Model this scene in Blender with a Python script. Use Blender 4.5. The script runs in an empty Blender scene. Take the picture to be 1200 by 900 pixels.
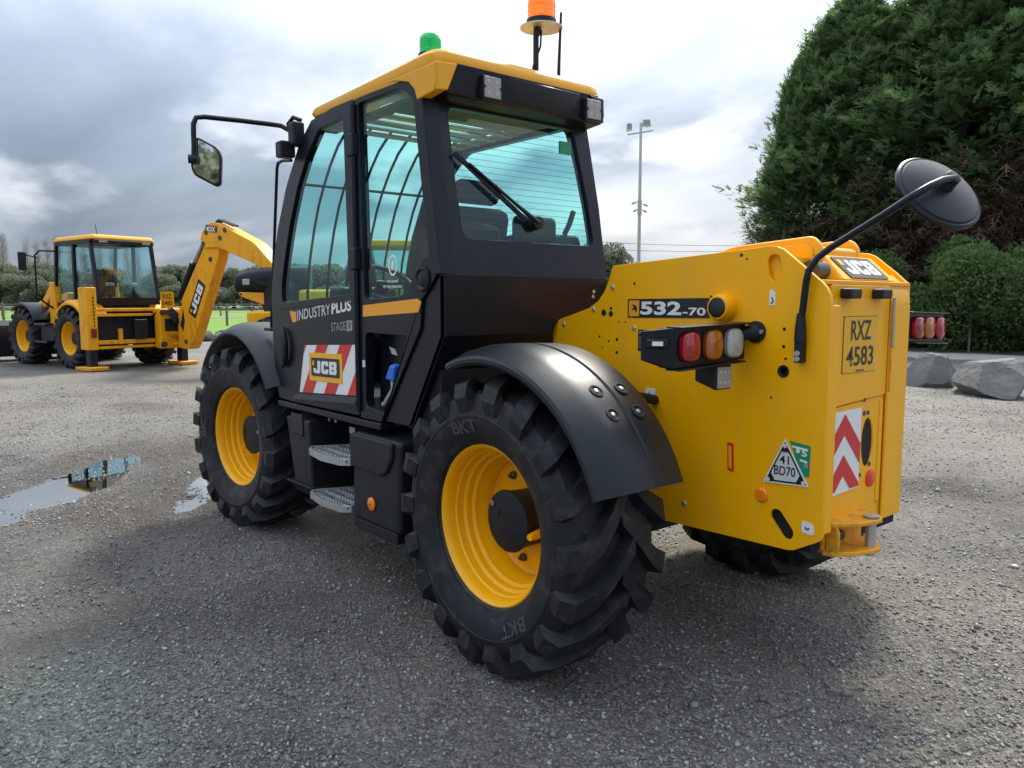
import bpy, bmesh, math, random
import numpy as np
from mathutils import Vector, Matrix
from mathutils.geometry import tessellate_polygon

SC = bpy.context.scene
COL = SC.collection
R = math.radians
random.seed(7)

# ------------------------------------------------------------------ camera
CAM_YAW, CAM_PITCH = -39.544, -6.04
cd = bpy.data.cameras.new('camera')
cd.sensor_width = 36.0
cd.lens = 922.8 / 1200 * 36
cd.clip_start = 0.05
cd.clip_end = 5000
cam = bpy.data.objects.new('camera', cd)
COL.objects.link(cam)
cam.location = (-2.476, 3.006, 1.515)
_y, _p = R(CAM_YAW), R(CAM_PITCH)
_d = Vector((math.cos(_p) * math.cos(_y), math.cos(_p) * math.sin(_y), math.sin(_p)))
cam.rotation_euler = _d.to_track_quat('-Z', 'Y').to_euler()
SC.camera = cam
CAM_GROUND = Vector((-2.476, 3.006, 0))
AX_D = Vector((math.cos(_y), math.sin(_y), 0))          # yard axis leading away from the machine
AX_R = Vector((math.sin(_y), -math.cos(_y), 0))         # yard axis to the right

def yard(lat, dep, z=0.0):
    return CAM_GROUND + AX_R * lat + AX_D * dep + Vector((0, 0, z))

# ------------------------------------------------------------------ sky and sun
SUN_EL, SUN_AZ = 47.0, CAM_YAW - 24.0                   # direction towards the sun, in world degrees
sun_dir = Vector((math.cos(R(SUN_EL)) * math.cos(R(SUN_AZ)), math.cos(R(SUN_EL)) * math.sin(R(SUN_AZ)), math.sin(R(SUN_EL))))
sl = bpy.data.lights.new('sun', 'SUN')
sl.energy = 2.7
sl.angle = R(12)
sl.color = (1.0, 0.93, 0.82)
sun = bpy.data.objects.new('sun', sl)
COL.objects.link(sun)
sun.rotation_euler = sun_dir.to_track_quat('Z', 'Y').to_euler()

SC.view_settings.view_transform = 'Standard'
SC.view_settings.look = 'None'
SC.view_settings.gamma = 1.0
SC.view_settings.use_curve_mapping = False
SC.view_settings.exposure = 0.82

world = bpy.data.worlds.new('World')
SC.world = world
world.use_nodes = True

def build_world():
    nt = world.node_tree
    N = nt.nodes
    L = nt.links
    N.clear()
    def nd(t, **k):
        n = N.new(t)
        for a, b in k.items():
            setattr(n, a, b)
        return n
    def math_(op, a, b=None, clamp=False):
        n = nd('ShaderNodeMath', operation=op, use_clamp=clamp)
        for i, v in enumerate((a, b)):
            if v is None:
                continue
            if isinstance(v, (int, float)):
                n.inputs[i].default_value = v
            else:
                L.new(v, n.inputs[i])
        return n.outputs[0]
    def mixc(f, a, b):
        n = nd('ShaderNodeMix', data_type='RGBA')
        for i, v in ((0, f), (6, a), (7, b)):
            if isinstance(v, (int, float)):
                n.inputs[i].default_value = v
            elif isinstance(v, tuple):
                n.inputs[i].default_value = v + (1,)
            else:
                L.new(v, n.inputs[i])
        return n.outputs[2]
    sky = nd('ShaderNodeTexSky', sky_type='NISHITA', sun_disc=False)
    sky.sun_elevation = R(SUN_EL)
    sky.sun_rotation = R(90 - SUN_AZ)
    sky.air_density = 1.0
    sky.dust_density = 2.0
    skyc = nd('ShaderNodeVectorMath', operation='SCALE')
    L.new(sky.outputs[0], skyc.inputs[0])
    skyc.inputs['Scale'].default_value = 0.07
    tc = nd('ShaderNodeTexCoord')
    sep = nd('ShaderNodeSeparateXYZ')
    L.new(tc.outputs['Generated'], sep.inputs[0])
    zc = math_('MAXIMUM', sep.outputs[2], 0.0)
    den = math_('ADD', zc, 0.17)
    px = math_('DIVIDE', sep.outputs[0], den)
    py = math_('DIVIDE', sep.outputs[1], den)
    cmb = nd('ShaderNodeCombineXYZ')
    L.new(px, cmb.inputs[0]); L.new(py, cmb.inputs[1])
    rot = nd('ShaderNodeMapping')
    rot.inputs['Rotation'].default_value = (0, 0, R(30))
    rot.inputs['Location'].default_value = (1.7, 0.6, 0)
    rot.inputs['Scale'].default_value = (0.55, 1.0, 1)
    L.new(cmb.outputs[0], rot.inputs[0])
    def noise(vec, scale, detail, rough, dist=0.0):
        n = nd('ShaderNodeTexNoise')
        n.inputs['Scale'].default_value = scale
        n.inputs['Detail'].default_value = detail
        n.inputs['Roughness'].default_value = rough
        n.inputs['Distortion'].default_value = dist
        L.new(vec, n.inputs['Vector'])
        return n.outputs[0]
    big = noise(rot.outputs[0], 0.62, 6, 0.50, 0.35)
    # low heaped clouds: noise in direction space, flattened
    mp2 = nd('ShaderNodeMapping')
    mp2.inputs['Scale'].default_value = (1, 1, 2.2)
    mp2.inputs['Location'].default_value = (3.3, 1.2, 0.0)
    L.new(tc.outputs['Generated'], mp2.inputs[0])
    heap = noise(mp2.outputs[0], 2.8, 9, 0.50, 0.2)
    heap2 = noise(mp2.outputs[0], 6.0, 7, 0.52, 0.15)
    ramp = nd('ShaderNodeValToRGB')
    e = ramp.color_ramp.elements
    e[0].position = 0.34; e[0].color = (0.185, 0.235, 0.31, 1)
    e[1].position = 0.70; e[1].color = (0.93, 0.945, 0.96, 1)
    m = ramp.color_ramp.elements.new(0.47); m.color = (0.33, 0.395, 0.485, 1)
    m = ramp.color_ramp.elements.new(0.57); m.color = (0.63, 0.675, 0.735, 1)
    L.new(big, ramp.inputs[0])
    # heaped band: strongest 6 to 20 degrees above the horizon
    b1 = nd('ShaderNodeMapRange', interpolation_type='SMOOTHSTEP')
    L.new(sep.outputs[2], b1.inputs[0])
    b1.inputs[1].default_value = 0.015; b1.inputs[2].default_value = 0.10
    b2 = nd('ShaderNodeMapRange', interpolation_type='SMOOTHSTEP')
    L.new(sep.outputs[2], b2.inputs[0])
    b2.inputs[1].default_value = 0.31; b2.inputs[2].default_value = 0.17
    h = nd('ShaderNodeMapRange', interpolation_type='SMOOTHSTEP')
    L.new(heap, h.inputs[0])
    h.inputs[1].default_value = 0.47; h.inputs[2].default_value = 0.56
    band = math_('MULTIPLY', math_('MULTIPLY', b1.outputs[0], b2.outputs[0]), h.outputs[0])
    hr = nd('ShaderNodeValToRGB')
    hr.color_ramp.elements[0].position = 0.32; hr.color_ramp.elements[0].color = (0.36, 0.43, 0.55, 1)
    hr.color_ramp.elements[1].position = 0.62; hr.color_ramp.elements[1].color = (0.95, 0.97, 1.0, 1)
    L.new(heap2, hr.inputs[0])
    c1 = mixc(math_('MULTIPLY', band, 0.85), ramp.outputs[0], hr.outputs[0])
    c2 = mixc(0.14, c1, skyc.outputs[0])
    # an overcast sheet is brightest overhead and dimmest at the horizon
    zg = math_('ADD', math_('MULTIPLY', zc, 2.3), 0.62)
    sc_ = nd('ShaderNodeVectorMath', operation='SCALE')
    L.new(c2, sc_.inputs[0]); L.new(zg, sc_.inputs['Scale'])
    c2 = sc_.outputs[0]
    # brightening of the cloud sheet round the veiled sun
    dot = nd('ShaderNodeVectorMath', operation='DOT_PRODUCT')
    L.new(tc.outputs['Generated'], dot.inputs[0])
    dot.inputs[1].default_value = sun_dir
    g = math_('POWER', math_('MAXIMUM', dot.outputs['Value'], 0.0), 11.0)
    glow = nd('ShaderNodeVectorMath', operation='SCALE')
    glow.inputs[0].default_value = (1.0, 0.99, 0.96)
    L.new(math_('MULTIPLY', g, 0.95), glow.inputs['Scale'])
    add = nd('ShaderNodeVectorMath', operation='ADD')
    L.new(c2, add.inputs[0]); L.new(glow.outputs[0], add.inputs[1])
    bg = nd('ShaderNodeBackground')
    bg.inputs[1].default_value = 0.80
    L.new(add.outputs[0], bg.inputs[0])
    out = nd('ShaderNodeOutputWorld')
    L.new(bg.outputs[0], out.inputs[0])
build_world()

# ------------------------------------------------------------------ materials
MATS = {}
def mat(name, base, rough=0.5, metal=0.0, coat=0.0, spec=0.5, noise=0.0, nscale=8.0, bump=0.0, bscale=200.0,
        dirt=None, dirt_amt=0.0, dirt_scale=3.0, dirt_z=1.0, emit=None, estr=0.0, roughvar=0.0, coatr=0.1):
    m = bpy.data.materials.new(name)
    m.use_nodes = True
    nt = m.node_tree
    b = nt.nodes['Principled BSDF']
    b.inputs['Base Color'].default_value = tuple(base) + (1,)
    b.inputs['Roughness'].default_value = rough
    b.inputs['Metallic'].default_value = metal
    b.inputs['Coat Weight'].default_value = coat
    b.inputs['Coat Roughness'].default_value = coatr
    b.inputs['Specular IOR Level'].default_value = spec
    tc = nt.nodes.new('ShaderNodeTexCoord')
    src = None
    if noise > 0 or dirt is not None or roughvar > 0:
        n = nt.nodes.new('ShaderNodeTexNoise')
        n.inputs['Scale'].default_value = nscale
        n.inputs['Detail'].default_value = 6
        nt.links.new(tc.outputs['Object'], n.inputs['Vector'])
        mx = nt.nodes.new('ShaderNodeMix'); mx.data_type = 'RGBA'
        mx.inputs[6].default_value = tuple(c * (1 - noise) for c in base) + (1,)
        mx.inputs[7].default_value = tuple(min(1, c * (1 + noise)) for c in base) + (1,)
        nt.links.new(n.outputs[0], mx.inputs[0])
        src = mx.outputs[2]
        if dirt is not None:
            n2 = nt.nodes.new('ShaderNodeTexNoise')
            n2.inputs['Scale'].default_value = dirt_scale
            n2.inputs['Detail'].default_value = 9
            n2.inputs['Roughness'].default_value = 0.65
            mpz = nt.nodes.new('ShaderNodeMapping'); mpz.inputs['Scale'].default_value = (1, 1, dirt_z)
            nt.links.new(tc.outputs['Object'], mpz.inputs[0])
            nt.links.new(mpz.outputs[0], n2.inputs['Vector'])
            mr = nt.nodes.new('ShaderNodeMapRange')
            mr.inputs[1].default_value = 0.5; mr.inputs[2].default_value = 0.75
            mr.inputs[3].default_value = 0.0; mr.inputs[4].default_value = dirt_amt
            nt.links.new(n2.outputs[0], mr.inputs[0])
            m2 = nt.nodes.new('ShaderNodeMix'); m2.data_type = 'RGBA'
            nt.links.new(mr.outputs[0], m2.inputs[0])
            nt.links.new(src, m2.inputs[6])
            m2.inputs[7].default_value = tuple(dirt) + (1,)
            src = m2.outputs[2]
        nt.links.new(src, b.inputs['Base Color'])
        if roughvar > 0:
            mr = nt.nodes.new('ShaderNodeMapRange')
            mr.inputs[3].default_value = max(0.02, rough - roughvar); mr.inputs[4].default_value = min(1, rough + roughvar)
            nt.links.new(n.outputs[0], mr.inputs[0])
            nt.links.new(mr.outputs[0], b.inputs['Roughness'])
    if bump > 0:
        nb = nt.nodes.new('ShaderNodeTexNoise')
        nb.inputs['Scale'].default_value = bscale
        nb.inputs['Detail'].default_value = 3
        nt.links.new(tc.outputs['Object'], nb.inputs['Vector'])
        bp = nt.nodes.new('ShaderNodeBump')
        bp.inputs['Strength'].default_value = bump
        bp.inputs['Distance'].default_value = 0.01
        nt.links.new(nb.outputs[0], bp.inputs['Height'])
        nt.links.new(bp.outputs[0], b.inputs['Normal'])
    if emit:
        b.inputs['Emission Color'].default_value = tuple(emit) + (1,)
        b.inputs['Emission Strength'].default_value = estr
    MATS[name] = m
    return m

mat('yellow', (0.97, 0.45, 0.0), rough=0.36, coat=0.10, spec=0.32, noise=0.04, nscale=2.5, dirt=(0.50, 0.31, 0.09), dirt_amt=0.20, dirt_scale=9, dirt_z=0.22, roughvar=0.07, bump=0.02, bscale=60)
mat('yellow_used', (0.88, 0.38, 0.004), rough=0.45, spec=0.3, noise=0.08, dirt=(0.22, 0.13, 0.05), dirt_amt=0.6, dirt_scale=5, dirt_z=0.5)
mat('yellow_old', (0.78, 0.35, 0.01), rough=0.5, noise=0.08, dirt=(0.16, 0.07, 0.03), dirt_amt=0.75, dirt_scale=14)
mat('roof_yellow', (0.80, 0.37, 0.008), rough=0.40, coat=0.05, spec=0.35, noise=0.05, roughvar=0.06)
mat('black_cab', (0.0065, 0.0090, 0.0145), rough=0.32, spec=0.28, noise=0.12, roughvar=0.10, nscale=5, bump=0.02, bscale=300)
mat('black_plastic', (0.0105, 0.0125, 0.0175), rough=0.48, spec=0.32, noise=0.15, roughvar=0.08, bump=0.06, bscale=500, dirt=(0.04, 0.04, 0.04), dirt_amt=0.25, dirt_scale=6)
mat('fender_plastic', (0.012, 0.0145, 0.020), rough=0.38, spec=0.32, noise=0.12, roughvar=0.08, nscale=4, bump=0.03, bscale=600)
mat('dark_void', (0.004, 0.005, 0.008), rough=0.75)  # near-black; on holes and hollows it stands for the shade inside
mat('rubber', (0.0115, 0.0130, 0.0165), rough=0.52, spec=0.32, noise=0.25, nscale=9, roughvar=0.14, bump=0.10, bscale=180, dirt=(0.085, 0.080, 0.074), dirt_amt=0.55, dirt_scale=13)
mat('rubber_letter', (0.045, 0.047, 0.052), rough=0.6)
mat('steel', (0.42, 0.42, 0.42), rough=0.35, metal=1.0, noise=0.15, roughvar=0.1)
mat('galv', (0.50, 0.52, 0.53), rough=0.45, metal=0.8, noise=0.2, nscale=30, roughvar=0.12)
mat('dark_steel', (0.09, 0.09, 0.095), rough=0.45, metal=0.7, noise=0.2, nscale=20)
mat('rusty', (0.13, 0.075, 0.05), rough=0.7, metal=0.3, noise=0.4, nscale=30)
mat('white', (0.78, 0.78, 0.78), rough=0.4, noise=0.03)
mat('offwhite', (0.62, 0.63, 0.62), rough=0.5, noise=0.06)
mat('grey_print', (0.28, 0.29, 0.31), rough=0.5)
mat('red', (0.62, 0.02, 0.022), rough=0.38, noise=0.04)
mat('decal_black', (0.012, 0.012, 0.014), rough=0.4)
mat('decal_yellow', (0.88, 0.46, 0.01), rough=0.4)
mat('decal_orange', (0.86, 0.36, 0.015), rough=0.4)
mat('decal_green', (0.01, 0.26, 0.12), rough=0.4)
mat('plate_yellow', (0.80, 0.42, 0.005), rough=0.35)
mat('plate_ink', (0.012, 0.012, 0.012), rough=0.4)
mat('blue_plastic', (0.02, 0.13, 0.62), rough=0.35)
mat('seat_fabric', (0.022, 0.023, 0.027), rough=0.85, noise=0.2, nscale=30)
mat('lens_red', (0.34, 0.006, 0.014), rough=0.12, coat=0.6, noise=0.2, nscale=60)
mat('lens_dark_red', (0.22, 0.006, 0.015), rough=0.12, coat=0.6, noise=0.2, nscale=60)
mat('lens_amber', (0.40, 0.105, 0.012), rough=0.15, coat=0.6, noise=0.2, nscale=60)
mat('lens_clear', (0.40, 0.41, 0.38), rough=0.15, coat=0.6, noise=0.15, nscale=70)
mat('led_face', (0.30, 0.29, 0.27), rough=0.25, coat=0.4, noise=0.2, nscale=40)
mat('beacon_orange', (0.95, 0.20, 0.01), rough=0.18, coat=0.5, emit=(1.0, 0.16, 0.0), estr=0.35)
mat('beacon_green', (0.0, 0.42, 0.10), rough=0.18, coat=0.5, emit=(0.0, 0.6, 0.12), estr=0.12)
mat('reflector_orange', (0.95, 0.22, 0.005), rough=0.25, coat=0.4)
mat('reflector_red', (0.75, 0.025, 0.015), rough=0.25, coat=0.4)
mat('mirror', (0.86, 0.88, 0.90), rough=0.02, metal=1.0)
mat('rock', (0.125, 0.120, 0.112), rough=0.8, noise=0.4, nscale=3, dirt=(0.27, 0.25, 0.20), dirt_amt=0.6, dirt_scale=2.2, bump=1.0, bscale=9)
mat('timber', (0.16, 0.13, 0.10), rough=0.85, noise=0.3, nscale=6)
mat('bark', (0.075, 0.05, 0.035), rough=0.9, noise=0.35, nscale=6, bump=0.5, bscale=20)

def glass_mat(name, tint, refl=0.10, fk=0.55, gl=(0.85, 0.95, 0.97)):
    m = bpy.data.materials.new(name)
    m.use_nodes = True
    nt = m.node_tree
    N, L = nt.nodes, nt.links
    N.clear()
    o = N.new('ShaderNodeOutputMaterial')
    t = N.new('ShaderNodeBsdfTransparent'); t.inputs[0].default_value = tuple(tint) + (1,)
    g = N.new('ShaderNodeBsdfGlossy'); g.inputs['Roughness'].default_value = 0.015
    g.inputs[0].default_value = tuple(gl) + (1,)
    # Schlick reflectance, the same from both sides of the sheet
    geo = N.new('ShaderNodeNewGeometry')
    dt = N.new('ShaderNodeVectorMath'); dt.operation = 'DOT_PRODUCT'
    L.new(geo.outputs['Incoming'], dt.inputs[0]); L.new(geo.outputs['Normal'], dt.inputs[1])
    ab = N.new('ShaderNodeMath'); ab.operation = 'ABSOLUTE'; L.new(dt.outputs['Value'], ab.inputs[0])
    om = N.new('ShaderNodeMath'); om.operation = 'SUBTRACT'; om.inputs[0].default_value = 1.0; L.new(ab.outputs[0], om.inputs[1])
    pw = N.new('ShaderNodeMath'); pw.operation = 'POWER'; L.new(om.outputs[0], pw.inputs[0]); pw.inputs[1].default_value = 5.0
    f = N.new('ShaderNodeMath'); f.operation = 'MULTIPLY_ADD'; L.new(pw.outputs[0], f.inputs[0]); f.inputs[1].default_value = 0.94; f.inputs[2].default_value = 0.06
    mr = N.new('ShaderNodeMath'); mr.operation = 'MULTIPLY_ADD'; mr.use_clamp = True
    L.new(f.outputs[0], mr.inputs[0]); mr.inputs[1].default_value = fk; mr.inputs[2].default_value = refl
    mx = N.new('ShaderNodeMixShader')
    L.new(mr.outputs[0], mx.inputs[0]); L.new(t.outputs[0], mx.inputs[1]); L.new(g.outputs[0], mx.inputs[2])
    L.new(mx.outputs[0], o.inputs[0])
    MATS[name] = m
glass_mat('glass', (0.58, 0.90, 0.885), 0.0, 0.9)
glass_mat('glass_clear', (0.62, 0.91, 0.90), 0.0, 0.12)
glass_mat('glass_far', (0.66, 0.86, 0.88), 0.06)
glass_mat('water', (0.50, 0.46, 0.40), 0.40, 1.0, (1.0, 0.96, 0.89))

# ------------------------------------------------------------------ mesh tools
class MB:
    def __init__(self):
        self.v = []
        self.f = []
    def add(self, vs, fs):
        o = len(self.v)
        self.v += [tuple(q) for q in vs]
        self.f += [tuple(i + o for i in q) for q in fs]
        return self
    def box(self, x0, x1, y0, y1, z0, z1):
        vs = [(x, y, z) for x in (x0, x1) for y in (y0, y1) for z in (z0, z1)]
        return self.add(vs, [(0, 1, 3, 2), (4, 6, 7, 5), (0, 4, 5, 1), (2, 3, 7, 6), (0, 2, 6, 4), (1, 5, 7, 3)])
    def hexa(self, bottom, top):
        return self.add(list(bottom) + list(top), [(3, 2, 1, 0), (4, 5, 6, 7), (0, 1, 5, 4), (1, 2, 6, 5), (2, 3, 7, 6), (3, 0, 4, 7)])
    def bar(self, a, b, w, h, up=(0, 0, 1)):
        a, b = Vector(a), Vector(b)
        d = (b - a).normalized()
        s = d.cross(Vector(up))
        if s.length < 1e-4:
            s = d.cross(Vector((1, 0, 0)))
        s.normalize()
        u = s.cross(d)
        q = [s * (w / 2) * i + u * (h / 2) * j for i, j in ((-1, -1), (1, -1), (1, 1), (-1, 1))]
        return self.hexa([a + k for k in q], [b + k for k in q])
    def tube(self, pts, r, n=10, cap=True, rads=None):
        pts = [Vector(p) for p in pts]
        rings = []
        prev = None
        for i, p in enumerate(pts):
            if i == 0:
                d = pts[1] - p
            elif i == len(pts) - 1:
                d = p - pts[i - 1]
            else:
                d = (pts[i + 1] - p).normalized() + (p - pts[i - 1]).normalized()
            d.normalize()
            if prev is None:
                s = d.cross(Vector((0, 0, 1)))
                if s.length < 1e-3:
                    s = d.cross(Vector((1, 0, 0)))
            else:
                s = prev - d * prev.dot(d)
            s.normalize()
            prev = s
            u = d.cross(s)
            rr = rads[i] if rads else r
            rings.append([p + (s * math.cos(2 * math.pi * k / n) + u * math.sin(2 * math.pi * k / n)) * rr for k in range(n)])
        vs = [q for g in rings for q in g]
        fs = []
        for i in range(len(pts) - 1):
            for k in range(n):
                k2 = (k + 1) % n
                fs.append((i * n + k, i * n + k2, (i + 1) * n + k2, (i + 1) * n + k))
        if cap:
            fs.append(tuple(reversed(range(n))))
            fs.append(tuple(range((len(pts) - 1) * n, len(pts) * n)))
        return self.add(vs, fs)
    def lathe(self, prof, origin=(0, 0, 0), axis=(0, 1, 0), n=32, close=False):
        # prof: (t along axis, radius)
        a = Vector(axis).normalized()
        s = a.cross(Vector((0, 0, 1)))
        if s.length < 1e-3:
            s = Vector((1, 0, 0))
        s.normalize()
        u = s.cross(a)
        o = Vector(origin)
        vs, fs = [], []
        for t, r in prof:
            for k in range(n):
                c = 2 * math.pi * k / n
                vs.append(o + a * t + (s * math.cos(c) + u * math.sin(c)) * r)
        m = len(prof)
        for i in range(m if close else m - 1):
            j = (i + 1) % m
            for k in range(n):
                k2 = (k + 1) % n
                fs.append((i * n + k, i * n + k2, j * n + k2, j * n + k))
        return self.add(vs, fs)
    def disc(self, origin, axis, r, t, n=24):
        return self.lathe([(0, 0.0001), (0, r), (t, r), (t, 0.0001)], origin, axis, n)
    def poly(self, outer, fn, normal, thick, holes=()):
        # flat polygon (2D points) with holes, mapped by fn, given thickness against normal
        nrm = Vector(normal)
        loops = [list(outer)] + [list(h) for h in holes]
        flat = [Vector((q[0], q[1], 0)) for lp in loops for q in lp]
        tris = tessellate_polygon([[Vector((q[0], q[1], 0)) for q in lp] for lp in loops])
        P = [Vector(fn(q[0], q[1])) for q in flat]
        n = len(P)
        vs = P + [q - nrm * thick for q in P]
        fs = []
        for t in tris:
            a, b, c = (P[i] for i in t)
            if (b - a).cross(c - a).dot(nrm) < 0:
                t = (t[0], t[2], t[1])
            fs.append(tuple(t))
            fs.append((t[2] + n, t[1] + n, t[0] + n))
        st = 0
        for lp in loops:
            m = len(lp)
            for i in range(m):
                fs.append((st + i, st + (i + 1) % m, st + (i + 1) % m + n, st + i + n))
            st += m
        return self.add(vs, fs)
    def pane(self, outer, fn):
        P = [Vector(fn(a, b)) for a, b in outer]
        return self.add(P, [tuple(t) for t in tessellate_polygon([[Vector((a, b, 0)) for a, b in outer]])])
    def build(self, name, material, parent=None, bevel=0.0, smooth=35, seg=2, fix=True, kind=None):
        me = bpy.data.meshes.new(name)
        me.from_pydata(self.v, [], self.f)
        me.validate()
        if fix:
            bm = bmesh.new(); bm.from_mesh(me)
            bmesh.ops.remove_doubles(bm, verts=bm.verts, dist=1e-5)
            bmesh.ops.recalc_face_normals(bm, faces=bm.faces)
            if bevel > 0:
                bmesh.ops.dissolve_limit(bm, angle_limit=R(0.6), verts=bm.verts, edges=bm.edges)
            bm.to_mesh(me); bm.free()
        return link(name, me, material, parent, bevel, smooth, seg, kind)

def link(name, me, material, parent=None, bevel=0.0, smooth=35, seg=2, kind=None):
    if material is not None:
        me.materials.append(MATS[material] if isinstance(material, str) else material)
    if smooth:
        me.polygons.foreach_set('use_smooth', [True] * len(me.polygons))
        me.set_sharp_from_angle(angle=R(smooth))
    o = bpy.data.objects.new(name, me)
    COL.objects.link(o)
    if parent is not None:
        o.parent = parent
    if bevel > 0:
        b = o.modifiers.new('bevel', 'BEVEL')
        b.width = bevel; b.segments = seg; b.limit_method = 'ANGLE'; b.angle_limit = R(40)
        b.harden_normals = True
    if kind:
        o['kind'] = kind
    return o

def thing(name, label, cat, loc=(0, 0, 0), rz=0.0, group=None):
    o = bpy.data.objects.new(name, None)
    COL.objects.link(o)
    o.location = loc
    o.rotation_euler = (0, 0, rz)
    o.empty_display_size = 0.2
    tag(o, label, cat, group)
    return o

def tag(o, label=None, cat=None, group=None, kind=None):
    if label: o['label'] = label
    if cat: o['category'] = cat
    if group: o['group'] = group
    if kind: o['kind'] = kind
    return o

def copy_tree(o, parent=None):
    c = o.copy()
    COL.objects.link(c)
    c.parent = parent
    for ch in list(o.children):
        copy_tree(ch, c)
    return c

def rounded(pts, r, n=4):
    out = []
    m = len(pts)
    for i in range(m):
        p0, p1, p2 = Vector(pts[i - 1]), Vector(pts[i]), Vector(pts[(i + 1) % m])
        a, b = (p0 - p1), (p2 - p1)
        rr = min(r, a.length * 0.45, b.length * 0.45)
        A, B = p1 + a.normalized() * rr, p1 + b.normalized() * rr
        for k in range(n + 1):
            t = k / n
            q = A * (1 - t) ** 2 + p1 * 2 * t * (1 - t) + B * t ** 2
            out.append((q.x, q.y))
    return out

def ellipse(cx, cy, a, b, n=24, tilt=0.0):
    o = []
    for k in range(n):
        t = 2 * math.pi * k / n
        x, y = a * math.cos(t), b * math.sin(t)
        o.append((cx + x * math.cos(tilt) - y * math.sin(tilt), cy + x * math.sin(tilt) + y * math.cos(tilt)))
    return o

def text(body, name, material, parent, org, ux, uy, w, h, bold=0.0, thick=0.0006, shear=0.0):
    """flat lettering of width w and height h, lower left corner at org"""
    cu = bpy.data.curves.new('lettering', 'FONT')
    cu.body = body
    cu.offset = bold
    cu.resolution_u = 3
    cu.shear = shear
    ob = bpy.data.objects.new('lettering', cu)
    COL.objects.link(ob)
    dg = bpy.context.evaluated_depsgraph_get()
    me = bpy.data.meshes.new_from_object(ob.evaluated_get(dg))
    bpy.data.objects.remove(ob)
    bpy.data.curves.remove(cu)
    n = len(me.vertices)
    a = np.empty(n * 3); me.vertices.foreach_get('co', a); a = a.reshape(-1, 3)
    mn, mx = a.min(0), a.max(0)
    s = (a - mn) / np.maximum(mx - mn, 1e-6)
    ux, uy = Vector(ux).normalized(), Vector(uy).normalized()
    q = np.array(org) + np.outer(s[:, 0] * w, np.array(ux)) + np.outer(s[:, 1] * h, np.array(uy))
    me.vertices.foreach_set('co', q.ravel())
    me.materials.clear()
    me.update()
    return link(name, me, material, parent, smooth=0)

LET = {
 'J': ([(.60, 1), (1, 1), (1, .16), (.86, 0), (.16, 0), (0, .16), (0, .40), (.36, .40), (.36, .27), (.60, .27)], []),
 'C': ([(.15, 0), (.88, 0), (1, .12), (1, .38), (.63, .38), (.63, .27), (.42, .27), (.38, .31), (.38, .69), (.42, .73), (.63, .73), (.63, .62), (1, .62), (1, .88), (.88, 1), (.15, 1), (0, .85), (0, .15)], []),
 'B': ([(0, 0), (.87, 0), (1, .13), (1, .42), (.92, .5), (1, .58), (1, .87), (.87, 1), (0, 1)],
       [[(.38, .24), (.62, .24), (.62, .40), (.38, .40)], [(.38, .60), (.62, .60), (.62, .76), (.38, .76)]]),
}
def maker_logo(parent, org, ux, uy, w, h, border=None):
    """black panel with three white block letters and the small orange square"""
    ux, uy = Vector(ux).normalized(), Vector(uy).normalized()
    nr = ux.cross(uy)
    org = Vector(org)
    def fn(off):
        return lambda a, b: org + ux * a + uy * b + nr * off
    t = 0.0
    if border:
        MB().poly([(0, 0), (w, 0), (w, h), (0, h)], fn(0.002), nr, 0.002).build('logo_border', border, parent, smooth=0)
        i = 0.07 * w
        t = i
    bw, bh = w - 2 * t, h - 2 * t
    MB().poly(rounded([(t, t), (w - t, t), (w - t, h - t), (t, h - t)], 0.03 * w, 3), fn(0.0035), nr, 0.002).build('logo_panel', 'decal_black', parent, smooth=0)
    mx, my = 0.09 * bw, 0.16 * bh
    lw = (bw - 2 * mx - 0.07 * bw) / 3.0
    lh = bh - 2 * my
    m = MB()
    for i, ch in enumerate('JCB'):
        x0 = t + mx + i * (lw + 0.035 * bw)
        tr = lambda q: [(x0 + a * lw, t + my + b * lh) for a, b in q]
        m.poly(tr(LET[ch][0]), fn(0.005), nr, 0.0012, [tr(hh) for hh in LET[ch][1]])
    m.build('logo_letters', 'white', parent, smooth=0)
    s = 0.36 * lh
    MB().poly([(t + mx * .55, t + my + lh * .62), (t + mx * .55 + s, t + my + lh * .62), (t + mx * .55 + s, t + my + lh * 1.0), (t + mx * .55, t + my + lh * 1.0)], fn(0.0052), nr, 0.0012).build('logo_square', 'decal_orange', parent, smooth=0)

# planes of the telehandler
PY = lambda y: (lambda a, b: (a, y, b))        # (x, z) on a side plane
PX = lambda x: (lambda a, b: (x, a, b))        # (y, z) on a rear plane

# ------------------------------------------------------------------ ground
def vnoise(x, y, seed=0):
    """smooth value noise on arrays"""
    xi, yi = np.floor(x).astype(np.int64), np.floor(y).astype(np.int64)
    xf, yf = x - xi, y - yi
    def hsh(a, b):
        h = (a * 374761393 + b * 668265263 + seed * 974634541) & 0xffffffff
        h = ((h ^ (h >> 13)) * 1274126177) & 0xffffffff
        return ((h ^ (h >> 16)) & 0xffff) / 65535.0
    u, v = xf * xf * (3 - 2 * xf), yf * yf * (3 - 2 * yf)
    return (hsh(xi, yi) * (1 - u) + hsh(xi + 1, yi) * u) * (1 - v) + (hsh(xi, yi + 1) * (1 - u) + hsh(xi + 1, yi + 1) * u) * v

def fbm(x, y, seed=0, o=4):
    s, a, t = 0, 1.0, 0
    for i in range(o):
        s = s + a * vnoise(x * 2 ** i, y * 2 ** i, seed + i * 17)
        t += a
        a *= 0.5
    return s / t

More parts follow.
